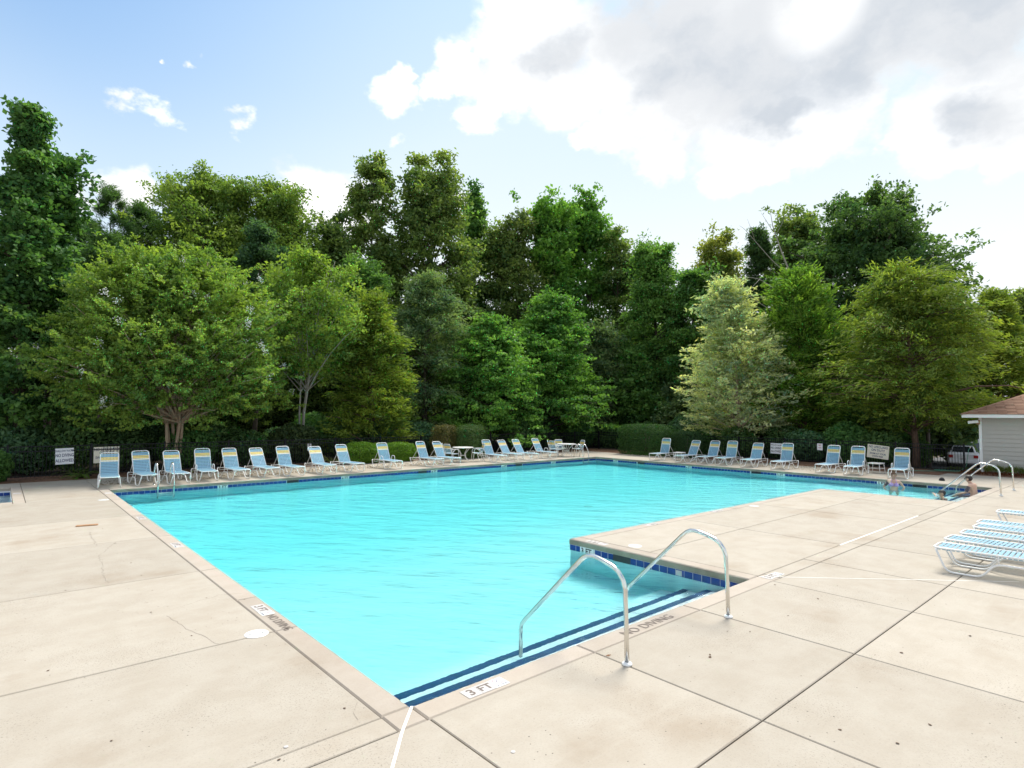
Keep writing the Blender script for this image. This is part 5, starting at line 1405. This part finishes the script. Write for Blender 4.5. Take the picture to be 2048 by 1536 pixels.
# --- bare dead tree
dg_ = np.random.default_rng(77)
DD = fence_depth(1560) + 8
q = at(1596, 826, DD)
dt = empty('dead_tree', (q[0], q[1], ground_z(q[0], q[1]) - .05), 0, 'bare pale dead tree with arching limbs above the pale yellow elm', 'tree')
dm = MB()
def pxl(px, py, d=None): w = at(px, py, d or DD); return np.array([w[0] - q[0], w[1] - q[1], w[2] + .16])
tp = [(1600, 900), (1604, 760), (1598, 600), (1582, 520), (1562, 470), (1545, 420), (1540, 390)]
dm.tube([pxl(*a) for a in tp], .1, 7, True, [.13, .11, .09, .06, .045, .03, .012]); dm.obj('trunk', M['barkpale'], dt, True)
dl = MB()
for k_, a in enumerate(([(1582, 522), (1545, 490), (1510, 450), (1488, 425), (1478, 418)], [(1598, 600), (1570, 560), (1520, 525), (1490, 520), (1455, 545), (1430, 580)], [(1600, 640), (1560, 600), (1500, 560), (1440, 520), (1405, 530)], [(1604, 700), (1560, 620), (1530, 590), (1490, 570), (1440, 600)],
          [(1590, 560), (1600, 520), (1608, 500)], [(1545, 430), (1530, 405), (1522, 392)], [(1550, 440), (1566, 410), (1572, 395)], [(1510, 450), (1500, 420), (1494, 405)], [(1604, 700), (1630, 600), (1650, 560)], [(1602, 640), (1625, 560), (1660, 535)], [(1520, 525), (1500, 545), (1470, 590)], [(1490, 520), (1480, 540), (1450, 610)])):
    P_ = [pxl(x_, y_, DD - .5 * (k_ % 3)) for x_, y_ in a]
    P_[0] = pxl(*a[0]); w0 = .035 if len(a) > 3 else .018
    dl.tube(fillet(P_, .5, 3), w0, 5, True, list(np.linspace(w0, .006, len(fillet(P_, .5, 3)))))
dl.obj('branches', M['barkpale'], dt, True)
# --- filler trees deeper in the wood and on both sides, sharing three meshes
rf = random.Random(21)
fillers = []
for k_, (nm, col, pr) in enumerate((('woodland_tree', 'dark', OVAL), ('woodland_tree', 'oak', FLAME), ('woodland_tree', 'gum', OVAL))):
    fillers.append((k_, nm, col, pr))
protoF = []
LMT = [(38, 'pointed left sweetgum'), (207, 'thin young pine'), (335, 'crape myrtle'), (512, 'blue green holly'), (640, 'slender birch'), (740, 'olive cedar'), (850, 'grey green willow oak'), (985, 'left dogwood'), (1105, 'taller dogwood'),
       (1235, 'sparse brownish ash'), (1310, 'dense rounded tree'), (1452, 'pale yellow elm'), (1598, 'bright upright cedar'), (1740, 'large dark oak'), (1815, 'drooping deodar')]
def tree_label(px, far):
    l_ = min(LMT, key=lambda q_: abs(q_[0] - px)); sd_ = 'straight' if abs(l_[0] - px) < 18 else ('left' if px < l_[0] else 'right')
    w_ = ('tall dark woodland tree far' if far else 'short dark woodland tree just') + ' behind the ' + l_[1]
    return w_ if sd_ == 'straight' else w_ + ', to its ' + sd_
CHS = [(218, 'leftmost chaise'), (279, 'second chaise from the left'), (345, 'third chaise from the left'), (406, 'fourth chaise from the left'), (462, 'fifth chaise from the left'), (519, 'sixth chaise from the left'), (572, 'seventh chaise from the left'), (638, 'eighth chaise from the left'),
       (691, 'ninth chaise from the left'), (770, 'chaise before the round bushes'), (852, 'chaise right of the round bushes'), (940, 'first patio table'), (993, 'chaise right of the first table'), (1060, 'group of four chaises at the centre'), (1150, 'second patio table'), (1275, 'tall dark hedge'), (1358, 'lower dark hedge'), (1420, 'third chaise of the right row'),
       (1466, 'pale yellow elm trunk'), (1550, 'right no diving sign'), (1640, 'small notice on the right fence'), (1715, 'chaise left of the tilted sign'), (1755, 'tilted lifeguard sign'), (1804, 'chaise nearest the cabin'), (40, 'laurel bush'), (130, 'left no diving sign')]
def shrub_label(px, i):
    l_ = min(CHS, key=lambda q_: abs(q_[0] - px))
    return ('dark', 'blue green', 'mid green', 'deep green')[i % 4] + ' leafy shrub in the shade behind the ' + l_[1]
seen_lab = set()
def filler(x, y, h, rz, lab):
    if lab in seen_lab: lab += ' again, nearer it'
    seen_lab.add(lab)
    k_ = rf.randrange(3)
    lb = ('dark oval crowned woodland tree behind the front line of trees', 'dark ragged woodland tree filling the gaps between front trees', 'dark green woodland tree deep behind the fence')[k_]
    if len([p_ for p_ in protoF if p_[0] == k_]) == 0:
        o, _ = make_tree('woodland_tree', lb, (x, y), 8.0, 2.7, .8, (OVAL, FLAME, OVAL)[k_], G[('mid', 'olive2', 'grey')[k_]], seed=200 + k_, nprim=90, nspray=10, nleaf=24, ls=.30, lw=.18, sig=.34, inner=.3, trunk_r=.2, group='dark woodland trees behind the front line')
        protoF.append((k_, o))
    else:
        o = copy_tree([p_[1] for p_ in protoF if p_[0] == k_][0])
    o['label'] = lab
    s_ = h / 8.0
    o.scale = (s_ * rf.uniform(.9, 1.15),) * 2 + (s_,); o.rotation_euler = (0, 0, rz); o.location = (x, y, ground_z(x, y) - .05)
for px in range(-60, 1880, 56):
    d = rf.uniform(41, 47); d = fence_depth(px) + rf.uniform(17, 22); w = at(px + rf.uniform(-18, 18), 826, d)
    filler(w[0], w[1], rf.uniform(9.0, 12.5), rf.uniform(0, 6.28), tree_label(px, True))
for px in range(-40, 1760, 66):
    d = rf.uniform(31.5, 34); d = fence_depth(px) + rf.uniform(8.5, 11); w = at(px + rf.uniform(-18, 18), 826, d)
    filler(w[0], w[1], rf.uniform(5.2, 8.0), rf.uniform(0, 6.28), tree_label(px, False))
# understorey shrubs along the back of the fence
for i, px in enumerate(range(-30, 1820, 66)):
    d = 27.6 + rf.uniform(0, 2.6)
    d = fence_depth(px) + rf.uniform(1.8, 5)
    w = at(px + rf.uniform(-15, 15), 826, d)
    hgt = rf.uniform(1.5, 2.6)
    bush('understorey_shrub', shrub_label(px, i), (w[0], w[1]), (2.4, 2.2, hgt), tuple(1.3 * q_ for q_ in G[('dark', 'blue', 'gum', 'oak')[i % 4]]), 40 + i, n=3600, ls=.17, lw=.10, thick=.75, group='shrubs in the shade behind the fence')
w = at(590, 826, fence_depth(590) + 1.6); bush('leafy_shrub', 'pale grey green shrub behind the fence below the birch', (w[0], w[1]), (2.6, 1.6, 1.9), (.085, .125, .06), 91, n=5000, ls=.15, lw=.09, thick=.6, group=None)
w = at(1890, 826, 29.0)
# --- clipped shrubs inside the fence
bush('clipped_hedge', 'brownish clipped hedge left of the green boxy hedge', on_back(890, 25.95), (1.5, 1.1, 1.80), (0.128, 0.120, 0.053), 1, n=9000, ls=.07, lw=.04, boxy=.5, rz=.4)
bush('clipped_hedge', 'green boxy clipped hedge behind the first patio table', on_back(943, 25.55), (1.95, 1.3, 1.82), (1.4 * 0.068, 0.165, 0.068), 2, n=12000, ls=.07, lw=.04, boxy=.6, rz=.5)
bush('clipped_hedge', 'tall dark clipped hedge at the far end of the right row', (29.1, 21.1), (1.7, 3.4, 1.85), (0.048, 0.112, 0.042), 3, n=15000, ls=.08, lw=.045, boxy=.7)
bush('clipped_hedge', 'lower dark clipped hedge right of the tall one', (29.6, 18.6), (1.5, 1.9, 1.45), (0.045, 0.099, 0.045), 4, n=9000, ls=.08, lw=.045, boxy=.6)
bush('round_bush', 'low bright green round bush left of the armchair chaise', on_back(722, 25.9), (1.7, 1.3, 1.02), (0.128, 0.247, 0.033), 5, n=8000, ls=.07, lw=.04, boxy=.1, rz=.1)
bush('round_bush', 'low bright green round bush behind the armchair chaise', on_back(752, 25.95), (1.4, 1.2, .92), (0.120, 0.232, 0.033), 6, n=6000, ls=.07, lw=.04, boxy=.1)
bush('round_bush', 'low bright green round bush right of the armchair chaise', on_back(797, 25.9), (1.9, 1.3, .95), (0.128, 0.247, 0.033), 7, n=8000, ls=.07, lw=.04, boxy=.1, rz=-.1)
bush('laurel_bush', 'glossy laurel bush at the left edge before the fence', (-.15, 26.3), (1.15, 1.1, 1.15), (0.083, 0.180, 0.053), 8, n=2600, ls=.12, lw=.06, thick=.5)
w = at(1915, 826, 31.5); bush('low_shrub', 'low dark shrub beyond the fence below the parked car', (w[0], w[1]), (4.5, 2.2, .82), (.09, .13, .05), 77, n=4000, ls=.10, lw=.05, thick=.5, group=None)
# fern-like sprawling plant and yucca
def sprawl(name, label, c, n, length, color, seed, up=.5, wd=.03, leaflets=True):
    g = np.random.default_rng(seed); e = empty(name, (c[0], c[1], -.02), 0, label, 'plant')
    pos = []; ax = []; ln = []
    st = MB()
    for k in range(n):
        az = g.uniform(0, 2 * math.pi); L = length * g.uniform(.6, 1.1); el = up * g.uniform(.5, 1.4)
        pts = []
        for i in range(9):
            t = i / 8; pts.append(np.array([math.cos(az) * L * t, math.sin(az) * L * t, max(.02, L * (el * t - (el * .9) * t * t) + .02)]))
        st.tube(pts, .006, 4)
        if leaflets:
            for i in range(1, 9):
                for s in (-1, 1):
                    tn = pts[i] - pts[i - 1]; sd_ = np.array([-tn[1], tn[0], 0]); sd_ /= np.linalg.norm(sd_) + 1e-9
                    for rep in range(3):
                        pos.append(pts[i] * (1 - rep / 3) + pts[i - 1] * rep / 3 + sd_ * s * .045); ax.append(sd_ * s + tn * .5); ln.append(.10)
        else:
            for i in range(1, 9): pos.append((pts[i] + pts[i - 1]) / 2); ax.append(pts[i] - pts[i - 1]); ln.append(np.linalg.norm(pts[i] - pts[i - 1]) * 1.3)
    st.obj('stem', M['bark'], e, True)
    pos = np.array(pos); ax = np.array(ax); ln = np.array(ln); m = len(pos)
    me = leaf_mesh('leaves', pos, ax, g.normal(0, .3, (m, 3)) + np.array([0, 0, 1]), ln, np.full(m, wd), .5 + g.normal(0, .15, m)); leafobj('leaves', me, color, e)
sprawl('sprawling_fern', 'arching green fern below the left no diving sign', (2.35, 26.35), 16, 1.1, (.085, .15, .03), 3, .75, .035)
sprawl('yucca_plant', 'spiky pale yucca left of the low round bushes', (11.75, 26.2), 26, .75, (.15, .19, .06), 4, 1.3, .05, False)
# liriope edging and red mulch along the cabin
gL = np.random.default_rng(12); n = 5200
ll = gL.uniform(-6.8, 5.6, n); pos = np.stack([31.55 + gL.normal(0, .10, n), ll, .12 + .16 * gL.random(n)], 1)
ax = gL.normal(0, .45, (n, 3)) + np.array([0, 0, 1.0])
me = leaf_mesh('grass_edging', pos, ax, gL.normal(0, 1, (n, 3)), gL.uniform(.25, .42, n), np.full(n, .014), .5 + gL.normal(0, .2, n))
tag(leafobj('grass_edging', me, (.12, .17, .03), None), kind='stuff')
n = 3000
pos = np.stack([30.5 + 1.0 * gL.random(n), gL.uniform(-6.8, 6.3, n), .02 + .10 * gL.random(n) ** 2], 1)
me = leaf_mesh('bark_litter', pos, gL.normal(0, 1, (n, 3)), gL.normal(0, .5, (n, 3)) + np.array([0, 0, 1]), gL.uniform(.06, .14, n), gL.uniform(.03, .06, n), .5 + gL.normal(0, .25, n))
tag(leafobj('bark_litter', me, (.13, .045, .028), None), kind='stuff')
# dead leaves and needles strewn over the back deck and the beds
n = 5200
lx = np.concatenate([gL.uniform(2.6, 16, 2600), gL.uniform(26.6, 29.2, 1000), gL.uniform(-3, 31, 1600)])
ly = np.concatenate([23.2 + np.abs(gL.normal(0, .9, 2600)), gL.uniform(9, 16.5, 1000), gL.uniform(25.7, 27, 1600)])
pos = np.stack([lx, np.minimum(ly, 26.9), .008 + .006 * gL.random(n)], 1)
me = leaf_mesh('leaf_litter', pos, gL.normal(0, 1, (n, 3)) * np.array([1, 1, .12]), gL.normal(0, .12, (n, 3)) + np.array([0, 0, 1]), gL.uniform(.03, .08, n), gL.uniform(.02, .04, n), .4 + gL.normal(0, .25, n))
tag(leafobj('leaf_litter', me, (.12, .08, .045), None), kind='stuff')
# single fallen leaves on the open deck
spots = [(131, 1181), (305, 1181), (413, 1196), (335, 1213), (302, 1225), (383, 1272), (230, 1087), (283, 1151), (262, 1126), (489, 1199), (205, 1057), (689, 1417), (223, 1482), (1455, 1263), (1576, 1232), (1636, 1198), (1675, 1172), (1720, 1212), (1940, 1272), (1795, 1487), (1675, 1091), (1500, 1264), (1626, 1140), (1420, 1315), (1803, 1306), (1737, 1045), (1550, 1170), (1420, 1310), (558, 1520), (96, 1342), (1680, 1460), (1860, 1450)]
lf = None
gs = random.Random(9)
for px, py in spots:
    x, y = gp(px, py)
    if lf is None:
        nl = 7; v = []; 
        for i in range(nl):
            t = i / (nl - 1); w_l = .028 * math.sin(math.pi * t) ** .8
            v += [(-.04 + .08 * t, -w_l, .004 + .012 * t * t), (-.04 + .08 * t, 0, .001 + .016 * t * t), (-.04 + .08 * t, w_l, .006 + .010 * t)]
        f = []
        for i in range(nl - 1):
            for k in (0, 1): f.append((3 * i + k, 3 * i + k + 1, 3 * i + 4 + k, 3 * i + 3 + k))
        M['deadleaf'] = simple('dead leaf', (.10, .06, .035), .9, var=.4)
        lf = mesh_obj('fallen_leaf', v, f, M['deadleaf'])
        o = lf
    else: o = share('fallen_leaf', lf.data)
    tag(o, 'small dry brown leaf lying on the pale concrete deck', 'leaf', 'dry leaves scattered on the deck')
    o.location = (x, y, .001); o.rotation_euler = (0, 0, gs.uniform(0, 6.28)); s_ = gs.uniform(.26, .52); o.scale = (s_ * gs.uniform(.8, 1.3), s_, s_)
